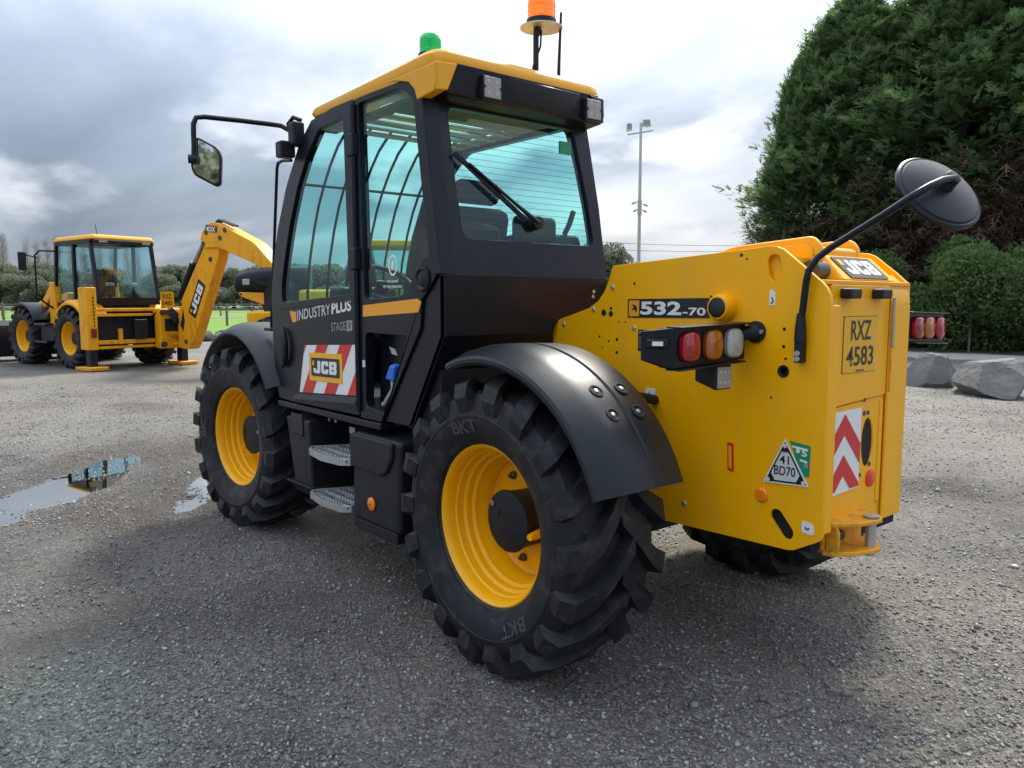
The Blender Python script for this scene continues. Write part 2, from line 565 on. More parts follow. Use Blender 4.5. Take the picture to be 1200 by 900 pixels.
PUDDLES = [(4.85, 1.72, 1.55, 0.36, -38), (3.98, 0.95, 0.85, 0.20, -30), (6.0, 2.6, 0.5, 0.18, -35)]
def ground_h(x, y):
    h = (fbm(x * 0.45, y * 0.45, 3) - 0.5) * 0.05 + (fbm(x * 2.6, y * 2.6, 9) - 0.5) * 0.026
    h = h + (fbm(x * 9, y * 9, 21, 2) - 0.5) * 0.006
    for px, py, a, b, rot in PUDDLES:
        c, s = math.cos(R(rot)), math.sin(R(rot))
        dx, dy = x - px, y - py
        u, v = (dx * c + dy * s) / a, (-dx * s + dy * c) / b
        d = np.sqrt(u * u + v * v)
        k = np.clip(1.55 - d, 0, 1)
        h = h * (1 - np.clip(1.7 - d, 0, 1) * 0.25) - 0.027 * k * k * (3 - 2 * k)
    h = h + 0.05 * np.exp(-((x - .15) ** 2 / .35 + (y + 3.7) ** 2 / .6)) * (fbm(x * 7, y * 7, 66, 3) - .45)
    # keep it level under the wheels
    fade = 1.0 / (1.0 + (np.hypot(x, y) / 40) ** 2)
    return h * fade

def ground_material():
    m = bpy.data.materials.new('gravel_ground')
    m.use_nodes = True
    nt = m.node_tree
    N, L = nt.nodes, nt.links
    b = N['Principled BSDF']
    tc = N.new('ShaderNodeTexCoord')
    def noise(scale, det=6, rough=0.6, dist=0.0):
        n = N.new('ShaderNodeTexNoise')
        n.inputs['Scale'].default_value = scale; n.inputs['Detail'].default_value = det
        n.inputs['Roughness'].default_value = rough; n.inputs['Distortion'].default_value = dist
        L.new(tc.outputs['Object'], n.inputs['Vector'])
        return n.outputs[0]
    def ramp(src, stops):
        r = N.new('ShaderNodeValToRGB')
        el = r.color_ramp.elements
        el[0].position, el[0].color = stops[0][0], stops[0][1] + (1,)
        el[1].position, el[1].color = stops[-1][0], stops[-1][1] + (1,)
        for p_, c_ in stops[1:-1]:
            e = el.new(p_); e.color = c_ + (1,)
        L.new(src, r.inputs[0])
        return r.outputs[0]
    def mix(f, a, c, mode='MIX'):
        n = N.new('ShaderNodeMix'); n.data_type = 'RGBA'; n.blend_type = mode
        for i, v in ((0, f), (6, a), (7, c)):
            if isinstance(v, (int, float)): n.inputs[i].default_value = v
            elif isinstance(v, tuple): n.inputs[i].default_value = v + (1,)
            else: L.new(v, n.inputs[i])
        return n.outputs[2]
    vor = N.new('ShaderNodeTexVoronoi'); vor.inputs['Scale'].default_value = 78
    L.new(tc.outputs['Object'], vor.inputs['Vector'])
    vor2 = N.new('ShaderNodeTexVoronoi'); vor2.inputs['Scale'].default_value = 150
    L.new(tc.outputs['Object'], vor2.inputs['Vector'])
    sepc = N.new('ShaderNodeSeparateColor'); L.new(vor.outputs['Color'], sepc.inputs[0])
    sepc2 = N.new('ShaderNodeSeparateColor'); L.new(vor2.outputs['Color'], sepc2.inputs[0])
    stone = ramp(sepc.outputs[0], [(0.0, (0.060, 0.058, 0.056)), (0.45, (0.135, 0.130, 0.123)), (0.8, (0.26, 0.252, 0.238)), (1.0, (0.50, 0.485, 0.46))])
    grit = ramp(sepc2.outputs[1], [(0.0, (0.052, 0.050, 0.048)), (0.6, (0.135, 0.130, 0.122)), (1.0, (0.36, 0.35, 0.33))])
    base = mix(noise(5, 5), stone, grit)
    patch = noise(0.35, 7, 0.62)
    base = mix(ramp(patch, [(0.42, (0, 0, 0)), (0.62, (1, 1, 1))]), base, (0.20, 0.185, 0.162), 'MIX') if False else base
    fines = ramp(noise(0.9, 8, 0.65, 0.3), [(0.46, (0, 0, 0)), (0.66, (0.75, 0.75, 0.75))])
    base = mix(mix(1.0, fines, (0.7, 0.7, 0.7), 'MULTIPLY'), base, (0.165, 0.152, 0.130))
    moss = ramp(noise(0.28, 6, 0.6), [(0.56, (0, 0, 0)), (0.70, (0.5, 0.5, 0.5))])
    base = mix(moss, base, (0.165, 0.158, 0.075))
    dark = ramp(noise(0.55, 5, 0.55), [(0.35, (0.84, 0.84, 0.84)), (0.60, (1.16, 1.15, 1.13))])
    base = mix(1.0, base, dark, 'MULTIPLY')
    L.new(base, b.inputs['Base Color'])
    rg = ramp(noise(0.5, 6, 0.6), [(0.36, (0.42, 0.42, 0.42)), (0.62, (0.85, 0.85, 0.85))])
    wn = N.new('ShaderNodeAttribute'); wn.attribute_name = 'wet'
    base = mix(wn.outputs['Fac'], base, mix(1.0, base, (0.62, 0.60, 0.58), 'MULTIPLY'))
    L.new(base, b.inputs['Base Color'])
    L.new(mix(1.0, base, (1.08, 1.04, 0.96), 'MULTIPLY'), b.inputs['Base Color'])
    L.new(mix(wn.outputs['Fac'], rg, (0.15, 0.15, 0.15)), b.inputs['Roughness'])
    b.inputs['Specular IOR Level'].default_value = 0.4
    hsum = N.new('ShaderNodeMath'); hsum.operation = 'MULTIPLY_ADD'
    L.new(vor.outputs['Distance'], hsum.inputs[0]); hsum.inputs[1].default_value = -0.7
    n3 = noise(120, 4, 0.7)
    L.new(n3, hsum.inputs[2])
    def m2(op, a_, b_=None, c_=None):
        n = N.new('ShaderNodeMath'); n.operation = op
        for i, v in enumerate((a_, b_, c_)):
            if v is None: continue
            if isinstance(v, (int, float)): n.inputs[i].default_value = v
            else: L.new(v, n.inputs[i])
        return n.outputs[0]
    sx = N.new('ShaderNodeSeparateXYZ'); L.new(tc.outputs['Object'], sx.inputs[0])
    wob = m2('MULTIPLY', m2('SUBTRACT', noise(0.35, 2), 0.5), 0.9)
    hgt = hsum.outputs[0]
    patchy = m2('MULTIPLY', m2('SUBTRACT', noise(0.8, 3), 0.42), 5.0)
    pc = N.new('ShaderNodeClamp'); L.new(patchy, pc.inputs[0])
    for ang, px_, py_ in ((28, 1.3, 1.88), (28, 0.4, 3.55), (-12, -0.6, -3.6), (14, 5.0, 3.4)):
        ca, sa = math.cos(R(ang)), math.sin(R(ang))
        uu = m2('ADD', m2('MULTIPLY', sx.outputs[0], ca), m2('MULTIPLY', sx.outputs[1], sa))
        vv = m2('ADD', m2('ADD', m2('MULTIPLY', sx.outputs[0], -sa), m2('MULTIPLY', sx.outputs[1], ca)), m2('ADD', wob, px_ * sa - py_ * ca))
        av = m2('ABSOLUTE', vv)
        mr = N.new('ShaderNodeMapRange'); mr.interpolation_type = 'SMOOTHSTEP'
        L.new(av, mr.inputs[0]); mr.inputs[1].default_value = 0.25; mr.inputs[2].default_value = 0.18
        saw = m2('PINGPONG', m2('ADD', uu, m2('MULTIPLY', av, 0.9)), 0.085)
        ms = N.new('ShaderNodeMapRange'); ms.interpolation_type = 'SMOOTHSTEP'
        L.new(saw, ms.inputs[0]); ms.inputs[1].default_value = 0.03; ms.inputs[2].default_value = 0.055
        hgt = m2('ADD', hgt, m2('MULTIPLY', m2('MULTIPLY', mr.outputs[0], pc.outputs[0]), m2('SUBTRACT', m2('MULTIPLY', ms.outputs[0], 1.6), 0.9)))
    bp = N.new('ShaderNodeBump'); bp.inputs['Strength'].default_value = 1.0; bp.inputs['Distance'].default_value = 0.018
    L.new(hgt, bp.inputs['Height'])
    L.new(bp.outputs[0], b.inputs['Normal'])
    MATS['ground'] = m
ground_material()

def build_ground():
    n = 700
    u = np.linspace(-1, 1, n)
    a, bb = 2.4, math.log(2 * 2600 / 2.4)
    c = a * np.sinh(bb * u)
    X, Y = np.meshgrid(c + 0.4, c + 1.2, indexing='ij')
    Z = ground_h(X, Y)
    vs = np.stack([X, Y, Z], -1).reshape(-1, 3)
    idx = np.arange(n * n).reshape(n, n)
    q = np.stack([idx[:-1, :-1], idx[1:, :-1], idx[1:, 1:], idx[:-1, 1:]], -1).reshape(-1, 4)
    me = mesh_np('ground', vs, q)
    wet = np.zeros_like(X)
    for px, py, a_, b_, rot in PUDDLES:
        c_, s_ = math.cos(R(rot)), math.sin(R(rot))
        uu, vv = ((X - px) * c_ + (Y - py) * s_) / (a_ + .5), (-(X - px) * s_ + (Y - py) * c_) / (b_ + .55)
        wet = np.maximum(wet, np.clip(1.7 - np.hypot(uu, vv), 0, 1))
    wet = np.clip(wet * (0.4 + 1.2 * fbm(X * 1.7, Y * 1.7, 77)) + np.clip((fbm(X * .5, Y * .5, 88) - .56) * 5, 0, .8), 0, 1)
    wet = np.maximum(wet, 0.9 * np.exp(-((X - .15) ** 2 / .5 + (Y + 3.7) ** 2 / .9)) * (0.3 + 1.3 * fbm(X * 2.2, Y * 2.2, 55)))
    wet = np.clip(wet, 0, 1)
    wa = me.attributes.new('wet', 'FLOAT', 'POINT'); wa.data.foreach_set('value', wet.astype(np.float32).ravel())
    o = link('ground', me, 'ground', smooth=180)
    o['kind'] = 'structure'

def mesh_np(name, vs, faces):
    """mesh from arrays, all faces with the same number of corners"""
    me = bpy.data.meshes.new(name)
    k = faces.shape[1]
    me.vertices.add(len(vs)); me.vertices.foreach_set('co', np.asarray(vs, dtype=np.float32).ravel())
    me.loops.add(faces.size); me.loops.foreach_set('vertex_index', faces.astype(np.int32).ravel())
    me.polygons.add(len(faces))
    me.polygons.foreach_set('loop_start', np.arange(0, faces.size, k, dtype=np.int32))
    me.update(calc_edges=True)
    me.validate()
    return me
build_ground()

# field, litter strip and track sheets: sheets follow the ground a few millimetres above it
mat('field_grass', (0.105, 0.215, 0.008), rough=0.9, noise=0.35, nscale=0.35, bump=0.8, bscale=3, dirt=(0.17, 0.27, 0.03), dirt_amt=0.8, dirt_scale=0.12)
mat('rough_grass', (0.085, 0.115, 0.03), rough=0.95, noise=0.35, nscale=0.6, bump=0.8, bscale=3)
mat('track_soil', (0.20, 0.18, 0.145), rough=0.9, noise=0.3, nscale=0.8)
mat('needle_litter', (0.19, 0.12, 0.08), rough=0.95, noise=0.4, nscale=2.5, bump=0.7, bscale=12)
mat('concrete', (0.30, 0.29, 0.27), rough=0.8, noise=0.2, nscale=1.2, dirt=(0.14, 0.13, 0.11), dirt_amt=0.6, dirt_scale=1.0)
def sheet(name, pts, z, material, jag=0.0, n=10):
    """pts in yard metres; wobbly outline"""
    out = []
    m = len(pts)
    for i in range(m):
        p0, p1 = Vector(pts[i]), Vector(pts[(i + 1) % m])
        for k in range(n):
            q = p0.lerp(p1, k / n)
            out.append((q.x + random.uniform(-jag, jag), q.y + random.uniform(-jag, jag)))
    o = MB().poly(out, lambda a, b: yard(a, b, z), (0, 0, 1), 0.05).build(name, material, smooth=0)
    o['kind'] = 'structure'
    return o
sheet('field', [(-70, 34.5), (-16.5, 34.5), (-10.5, 34), (-2, 37), (6, 44), (20, 60), (40, 130), (-160, 130), (-130, 60)], 0.06, 'field_grass', 0.25, 14)
sheet('rough_field', [(-140, 112), (60, 112), (120, 420), (-330, 420)], 0.085, 'rough_grass', 0.4)
sheet('dirt_track', [(-110, 70), (20, 70), (20, 74), (-110, 74)], 0.078, 'track_soil', 0.3)
sheet('needle_litter', [(8.2, 27.4), (15.6, 22.6), (22, 18.4), (27, 21), (16, 31), (9.6, 33)], 0.035, 'needle_litter', 0.3)
sheet('concrete_strip', [(6.0, 24.0), (9.5, 24.8), (15, 20.4), (19, 17.5), (17.6, 16.2), (12.2, 19.2), (8.6, 22.6)], 0.030, 'concrete', 0.2)

def puddles():
    for k, (px, py, a, b, rot) in enumerate(PUDDLES):
        pts = []
        for i in range(40):
            t = 2 * math.pi * i / 40
            rr = 1.22 + 0.1 * math.sin(3 * t + k)
            x, y = a * rr * math.cos(t), b * rr * math.sin(t)
            c, s = math.cos(R(rot)), math.sin(R(rot))
            pts.append((px + x * c - y * s, py + x * s + y * c))
        o = MB().poly(pts, lambda u, v: (u, v, -0.017), (0, 0, 1), 0.002).build('puddle_water', 'water', smooth=0)
        o['kind'] = 'structure'
puddles()

def gravel():
    """loose stones on the yard, far too many to count"""
    rng = np.random.default_rng(5)
    n = 190000
    dep = 1.2 + 13.0 * rng.random(n) ** 2.2
    lat = (rng.random(n) * 2 - 1) * (0.75 * dep + 0.5)
    x = CAM_GROUND.x + AX_R.x * lat + AX_D.x * dep
    y = CAM_GROUND.y + AX_R.y * lat + AX_D.y * dep
    lane = fbm(x * 0.55 + y * 0.9, y * 0.35 - x * 0.3, 41, 3)
    keep = 0.5 * fbm(x * 1.3, y * 1.3, 40, 3) + 0.6 * lane + 0.45 * rng.random(n) > 0.74
    keep &= ground_h(x, y) > -0.024
    x, y, dep = x[keep], y[keep], dep[keep]
    n = len(x)
    s = (0.0030 + 0.0072 * rng.random(n) ** 3.0) * (1 + 0.045 * dep)
    big = rng.random(n) < 0.004
    s[big] *= 2.2
    base = np.array([(1, 0, 0), (-1, 0, 0), (0, 1, 0), (0, -1, 0), (0, 0, .75), (0, 0, -.75)], float)
    f = np.array([(0, 2, 4), (2, 1, 4), (1, 3, 4), (3, 0, 4), (2, 0, 5), (1, 2, 5), (3, 1, 5), (0, 3, 5)])
    v = base[None] * (0.6 + 0.8 * rng.random((n, 6, 1)))
    v = v + (rng.random((n, 6, 3)) - .5) * .5
    ang = rng.random(n) * 6.283
    c, sn = np.cos(ang), np.sin(ang)
    tx = v[..., 0] * c[:, None] - v[..., 1] * sn[:, None]
    ty = v[..., 0] * sn[:, None] + v[..., 1] * c[:, None]
    z = ground_h(x, y)
    P = np.stack([tx * s[:, None] + x[:, None], ty * s[:, None] * .85 + y[:, None], v[..., 2] * s[:, None] + z[:, None] + (s * 0.25)[:, None]], -1)
    F = (f[None] + (np.arange(n) * 6)[:, None, None]).reshape(-1, 3)
    me = mesh_np('gravel', P.reshape(-1, 3), F)
    at = me.attributes.new('shade', 'FLOAT', 'POINT')
    at.data.foreach_set('value', np.repeat(rng.random(n), 6).astype(np.float32))
    m = bpy.data.materials.new('gravel_stone')
    m.use_nodes = True
    nt = m.node_tree
    b = nt.nodes['Principled BSDF']
    an = nt.nodes.new('ShaderNodeAttribute'); an.attribute_name = 'shade'
    r = nt.nodes.new('ShaderNodeValToRGB')
    r.color_ramp.elements[0].color = (0.10, 0.096, 0.090, 1)
    r.color_ramp.elements[1].color = (0.43, 0.415, 0.39, 1)
    e = r.color_ramp.elements.new(0.7); e.color = (0.235, 0.227, 0.212, 1)
    nt.links.new(an.outputs['Fac'], r.inputs[0]); nt.links.new(r.outputs[0], b.inputs['Base Color'])
    b.inputs['Roughness'].default_value = 0.6
    MATS['gravel_stone'] = m
    o = link('gravel', me, 'gravel_stone', smooth=0)
    tag(o, 'loose grey gravel chips strewn over the yard', 'gravel', kind='stuff')
gravel()

# ------------------------------------------------------------------ wheels
def tyre_mesh():
    mid = -0.17
    half = [(-0.012, 0.322), (0.012, 0.336), (0.020, 0.343), (0.026, 0.343), (0.030, 0.352), (0.045, 0.375), (0.060, 0.425), (0.0635, 0.450), (0.0655, 0.452), (0.0655, 0.458), (0.0635, 0.460), (0.062, 0.47), (0.052, 0.510), (0.030, 0.540), (-0.01, 0.554), (-0.08, 0.559), (mid, 0.561)]
    prof = half + [(2 * mid - a, b) for a, b in reversed(half[:-1])]
    m = MB()
    m.lathe([(a, b) for a, b in prof], n=72)
    n = 18
    sec = [((0.064, 0.475), (1, 0), 0.002, 0.00, 0.085), ((0.056, 0.515), (0.86, 0.5), 0.030, 0.0, 0.094), ((0.030, 0.545), (0.55, 0.83), 0.052, -0.02, 0.094),
           ((-0.03, 0.556), (0.08, 0.99), 0.055, -0.10, 0.080), ((-0.10, 0.560), (0, 1), 0.053, -0.22, 0.070), ((-0.155, 0.561), (0, 1), 0.052, -0.325, 0.068), ((-0.20, 0.561), (0, 1), 0.051, -0.405, 0.072)]
    for side in (0, 1):
        for k in range(n):
            t0 = 2 * math.pi * (k + 0.5 * side) / n
            vs, fs = [], []
            for (y, r), (ny, nr), h, dt, w in sec:
                th = t0 + dt
                hw = w / 2 / 0.59
                pts = []
                for (sgn, hh, ww) in ((-1, -0.008, 1.22), (-1, h, 0.92), (1, h, 0.92), (1, -0.008, 1.22)):
                    yy, rr = y + ny * hh, r + nr * hh
                    a = th + sgn * hw * ww
                    if side:
                        yy = 2 * mid - yy
                    pts.append((rr * math.cos(a), yy, rr * math.sin(a)))
                vs += pts
            for i in range(len(sec) - 1):
                for j in range(3):
                    fs.append((i * 4 + j, i * 4 + j + 1, i * 4 + j + 5, i * 4 + j + 4))
            e = (len(sec) - 1) * 4
            fs += [(3, 2, 1, 0), (e, e + 1, e + 2, e + 3)]
            m.add(vs, fs)
    return m

def make_wheel():
    hub = MB()
    hub.lathe([(-0.34, 0.0001), (-0.34, 0.13), (-0.235, 0.145), (-0.235, 0.118), (-0.115, 0.124), (-0.10, 0.132), (-0.092, 0.130), (-0.088, 0.118), (-0.088, 0.0001)], n=40)
    w = hub.build('wheel', 'black_plastic', bevel=0.0)
    t = tyre_mesh().build('tyre', 'rubber', w, smooth=32)
    r = MB().lathe([(-0.008, 0.326), (0.008, 0.334), (0.011, 0.328), (0.003, 0.318), (-0.018, 0.310), (-0.045, 0.306), (-0.052, 0.299), (-0.082, 0.296), (-0.092, 0.284), (-0.118, 0.281),
                    (-0.128, 0.268), (-0.160, 0.264), (-0.172, 0.254), (-0.215, 0.250), (-0.225, 0.235), (-0.218, 0.16), (-0.222, 0.12), (-0.26, 0.10)], n=72).build('rim', 'yellow', w)
    MB().lathe([(-0.328, 0.326), (-0.336, 0.334), (-0.30, 0.30), (-0.226, 0.262)], n=48).build('inner_rim', 'yellow', w)
    for k in range(8):
        a = 2 * math.pi * k / 8 + 0.2
        MB().lathe([(-0.23, 0.0001), (-0.23, 0.019), (-0.205, 0.018), (-0.198, 0.010), (-0.19, 0.010), (-0.188, 0.0001)], (0.192 * math.cos(a), 0, 0.192 * math.sin(a)), n=6).build('wheel_nut', 'dark_steel', w, smooth=20)
    # drain plug, filler plug and cast marks on the planetary hub
    MB().disc((0.09, -0.089, 0.062), (0, 1, 0), 0.012, 0.006, 12).build('plug', 'steel', w)
    for a0, a1, rr in ((0.3, 0.9, .055), (1.4, 1.8, .075), (2.6, 3.0, .06), (3.6, 4.6, .085), (5.2, 5.6, .06)):
        MB().tube([(rr * math.cos(a0 + (a1 - a0) * i / 6), -0.088, rr * math.sin(a0 + (a1 - a0) * i / 6)) for i in range(7)], 0.003, 5).build('cast_mark', 'black_plastic', w)
    MB().tube([(-0.125, -0.19, -0.03), (-0.145, -0.12, -0.032), (-0.15, -0.085, -0.033)], 0.012, 8, rads=[.02, .019, .014]).build('valve_stem', 'yellow', w)
    return w

def sidewall_letters(w, body, ang, width=0.17, rot=0.0):
    a = R(ang)
    rad = Vector((math.cos(a), 0, math.sin(a)))
    tan = Vector((math.sin(a), 0, -math.cos(a)))        # clockwise seen from outside (+y is towards the viewer)
    tan = -tan if rot else tan
    tan = -tan
    uy = (rad * 0.055 + Vector((0, 0.012, 0))).normalized()
    org = rad * 0.385 + Vector((0, 0.0535, 0)) - tan * (width / 2)
    text(body, 'sidewall_lettering', 'rubber_letter', w, org, tan, uy, width, 0.056, bold=0.03)

# ------------------------------------------------------------------ telehandler
TH = thing('telehandler', 'large yellow and black telescopic handler with cab on its left, nearest the camera', 'telehandler')

def th_wheels():
    w = make_wheel()
    w.parent = TH
    sidewall_letters(w, 'BKT', 77)
    sidewall_letters(w, 'BKT', 238)
    w.location = (0, 1.08, 0.603)
    f = copy_tree(w, TH); f.location = (2.75, 1.085, 0.603); f.rotation_euler = (0, R(118), 0)
    f.rotation_mode = 'XYZ'
    f.rotation_euler = (Matrix.Rotation(R(5.5), 4, 'Z') @ Matrix.Rotation(R(-128), 4, 'Y')).to_euler()
    for x, a in ((0.0, 40), (2.75, 75)):
        c = copy_tree(w, TH); c.location = (x, -1.08, 0.603); c.scale = (1, -1, 1); c.rotation_euler = (0, R(a), 0)
    for x in (0.0, 2.75):
        m = MB().lathe([(-0.80, 0.12), (-0.66, 0.16), (-0.3, 0.11), (-0.2, 0.2), (0.2, 0.2), (0.3, 0.11), (0.66, 0.16), (0.80, 0.12)], (x, 0, 0.603), n=20)
        m.build('axle', 'dark_steel', TH)
    return w
WHEEL = th_wheels()

def fender(name, cx, cz, a0, a1, sec, parent, material='fender_plastic', sy=1, n=26):
    """swept mudguard: sec is a list of (y, radius)"""
    m = MB()
    t = 0.012
    full = sec + [(y - (0.008 if i > len(sec) - 3 else 0), r - t) for i, (y, r) in reversed(list(enumerate(sec)))]
    k = len(full)
    vs, fs = [], []
    for i in range(n + 1):
        a = R(a0 + (a1 - a0) * i / n)
        for y, r in full:
            vs.append((cx + r * math.cos(a), sy * y, cz + r * math.sin(a)))
    for i in range(n):
        for j in range(k):
            j2 = (j + 1) % k
            fs.append((i * k + j, i * k + j2, (i + 1) * k + j2, (i + 1) * k + j))
    fs.append(tuple(range(k))); fs.append(tuple(range(n * k, (n + 1) * k)))
    m.add(vs, fs)
    return m.build(name, material, parent, smooth=28)

SEC = [(0.695, 0.700), (0.70, 0.722), (0.72, 0.732), (0.855, 0.738), (0.862, 0.731), (0.872, 0.731), (0.880, 0.738), (0.98, 0.738), (1.035, 0.728), (1.118, 0.694), (1.126, 0.682), (1.126, 0.668)]
def th_fenders():
    f = fender('rear_mudguard', 0, 0.603, 69, 160, SEC, TH)
    for a, y in ((128, 0.935), (137, 0.935), (128, 0.80), (137, 0.80)):
        d = Vector((math.cos(R(a)), 0, math.sin(R(a))))
        c = Vector((0, y, 0.603)) + d * 0.7375
        MB().lathe([(0.0, 0.030), (0.004, 0.030), (0.005, 0.024), (0.001, 0.020), (0.0008, 0.0001)], c, d, 20).build('bolt_recess', 'dark_void', f)  # shallow dish, the recess shade put into its near-black colour
        MB().lathe([(0.001, 0.010), (0.004, 0.009), (0.005, 0.005), (0.005, 0.0001)], c, d, 10).build('bolt', 'galv', f)
    fender('rear_mudguard', 0, 0.603, 69, 160, SEC, TH, sy=-1)
    sec2 = [(0.70, 0.735), (0.72, 0.755), (0.86, 0.768), (1.00, 0.768), (1.05, 0.755), (1.12, 0.715), (1.13, 0.70)]
    fender('front_mudguard', 2.75, 0.603, 36, 148, sec2, TH)
    fender('front_mudguard', 2.75, 0.603, 36, 148, sec2, TH, sy=-1)
    # the stay that carries the rear mudguard
    MB().tube([(-0.25, 0.36, 1.085), (-0.25, 0.72, 1.16)], 0.022, 10).build('mudguard_stay', 'black_plastic', TH)
th_fenders()

def th_chassis():
    PL = [(0.40, 0.56), (0.41, 1.36), (0.395, 1.40), (0.36, 1.425), (0.16, 1.480), (0.10, 1.515), (0.06, 1.56), (0.03, 1.62), (0.012, 1.672), (-0.41, 1.697), (-0.70, 1.712), (-0.785, 1.719), (-0.815, 1.716), (-0.845, 1.704), (-0.94, 1.629), (-1.0, 1.582),
          (-1.02, 1.562), (-1.034, 1.535), (-1.04, 1.50), (-1.04, 0.66), (-1.036, 0.645), (-1.02, 0.632), (-0.93, 0.582), (-0.905, 0.577), (-0.32, 0.562)]
    def slot(cx, cz, l, w, tilt):
        o = []
        for k in range(12):
            t = math.pi * k / 11 - math.pi / 2
            o.append((l / 2 - w / 2 + w / 2 * math.cos(t), w / 2 * math.sin(t)))
        o = o + [(-a, -b) for a, b in o]
        c, s = math.cos(R(tilt)), math.sin(R(tilt))
        return [(cx + a * c - b * s, cz + a * s + b * c) for a, b in o]
    hole_slot = slot(-0.878, 0.671, 0.125, 0.055, 50)
    hole_r = ellipse(-0.863, 1.253, 0.020, 0.020)
    recess = slot(-0.812, 1.638, 0.10, 0.055, 80)
    for y, nrm in ((0.36, 1), (-0.36, -1)):
        PP = PL if nrm > 0 else [(max(a, -0.992 + max(0, .05 - abs(b - 1.1) * .02) * 0), b) for a, b in PL]
        o = MB().poly(PP, PY(y), (0, nrm, 0), 0.018, [hole_slot, hole_r] + ([recess] if nrm > 0 else [])).build('chassis_side_plate', 'yellow', TH, bevel=0.006)
        if nrm > 0:
            plate = o
    MB().poly(rounded([(-0.92, 0.60), (-0.83, 0.60), (-0.83, 0.74), (-0.92, 0.74)], .01), PY(0.335), (0, 1, 0), 0.004).build('slot_backing', 'dark_void', plate)
    # shallow pocket behind the upper opening, drilled port, dark hole discs and screws of the side plate
    MB().poly(rounded([(-0.895, 1.58), (-0.72, 1.58), (-0.72, 1.70), (-0.845, 1.70), (-0.895, 1.655)], .01), PY(0.338), (0, 1, 0), 0.006).build('pocket', 'yellow', plate)
    MB().lathe([(-0.012, 0.012), (0.002, 0.013), (0.004, 0.017), (0.004, 0.023), (-0.002, 0.024)], (-0.863, 0.36, 1.253), (0, 1, 0), 20).build('port_ring', 'black_plastic', plate)
    for x, z, r in ((-0.60, 1.45, .006), (-0.53, 1.53, .006), (-0.86, 1.41, .006), (-0.86, 1.345, .006), (-0.87, 1.30, .005), (-0.12, 1.59, .006), (-0.665, 1.69, .006), (-0.69, 1.675, .004), (-0.815, 1.15, .004),
                    (-0.34, 1.46, .006), (0.09, 1.35, .005), (0.03, 1.33, .005), (0.07, 1.30, .004), (-0.03, 1.42, .004), (0.02, 1.48, .007), (0.065, 1.46, .014), (0.02, 1.455, .012), (-0.02, 1.34, .007), (-0.02, 1.28, .007), (-0.07, 1.42, .004)):
        MB().lathe([(0.0012, 0.0001), (0.0012, r), (-0.001, r * 1.3)], (x, 0.36, z), (0, 1, 0), 10).build('hole_shade_disc', 'dark_void', plate)  # dark disc on the plate, painted as the shade inside a hole
    for x, z in ((0.01, 1.575), (0.13, 1.475), (0.33, 1.40), (-0.12, 1.395), (-0.42, 0.66)):
        MB().lathe([(-0.001, 0.013), (0.003, 0.013), (0.006, 0.009), (0.006, 0.0001)], (x, 0.36, z), (0, 1, 0), 6).build('bolt', 'galv', plate, smooth=20)
    # bent edge strips at the rear of both plates
    def strip(y0, y1):
        pr = []
        for k in range(7):
            t = k / 6 * math.pi / 2
            pr.append((-1.012 - 0.028 * math.sin(t), y0 + (0.028 if y1 < y0 else -0.028) * (math.cos(t) - 1) * (1 if y1 < y0 else 1)))
        return pr
    m = MB()
    m.box(-1.004, -0.9925, -0.345, -0.178, 0.62, 1.50)
    m.poly([(-1.004, 1.50), (-0.9925, 1.50), (-0.915, 1.612), (-0.93, 1.622), (-0.985, 1.575), (-1.000, 1.535)], lambda a, b: (a, -0.178, b), (0, 1, 0), 0.165)
    m.build('rear_flange', 'yellow', TH, bevel=0.008)
    m = MB()
    m.box(-1.0385, -1.024, 0.285, 0.345, 0.66, 1.50)
    m.build('rear_flange', 'yellow', TH, bevel=0.008)
    # black structure inside
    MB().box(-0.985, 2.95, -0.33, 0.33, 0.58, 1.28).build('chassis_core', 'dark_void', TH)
    MB().box(2.2, 3.25, -0.62, 0.62, 0.62, 1.2).build('front_frame', 'black_plastic', TH, bevel=0.02)
    # counterweight hatch with the number plate
    h = MB().poly(rounded([(0.285, 1.115), (-0.17, 1.138), (-0.17, 1.575), (0.285, 1.575)], 0.012), PX(-1.0), (-1, 0, 0), 0.03).build('rear_hatch', 'yellow', TH, bevel=0.006)
    MB().tube([(-1.016, -0.172, 1.325), (-1.016, -0.172, 1.525)], 0.007, 8).build('hinge', 'steel', h)
    MB().tube([(-1.012, -0.172, 1.150), (-1.012, -0.172, 1.320)], 0.004, 8).build('hinge', 'yellow_old', h)
    MB().poly(rounded([(0.19, 1.243), (-0.062, 1.243), (-0.062, 1.455), (0.19, 1.455)], 0.01), PX(-1.0), (-1, 0, 0), -0.003).build('number_plate', 'plate_yellow', h)
    MB().poly([(0.192, 1.241), (-0.064, 1.241), (-0.064, 1.457), (0.192, 1.457)], PX(-1.0015), (-1, 0, 0), 0.001, [[(0.1885, 1.2445), (-0.0605, 1.2445), (-0.0605, 1.4535), (0.1885, 1.4535)]]).build('plate_border', 'plate_ink', h)
    text('RXZ', 'number_plate_lettering', 'plate_ink', h, (-1.0045, 0.138, 1.366), (0, -1, 0), (0, 0, 1), 0.155, 0.075, bold=0.012)
    text('4583', 'number_plate_lettering', 'plate_ink', h, (-1.0045, 0.166, 1.268), (0, -1, 0), (0, 0, 1), 0.208, 0.075, bold=0.012)
    MB().poly([(0.09, 1.247), (0.03, 1.247), (0.03, 1.252), (0.09, 1.252)], PX(-1.0042), (-1, 0, 0), 0.0006).build('maker_line', 'plate_ink', h)
    for y, z in ((0.255, 1.345), (0.272, 1.22), (0.0, 1.13)):
        MB().lathe([(0, 0.0001), (0.0015, 0.007), (-0.001, 0.009)], (-1.0, y, z), (-1, 0, 0), 10).build('rust_spot', 'rusty', h)
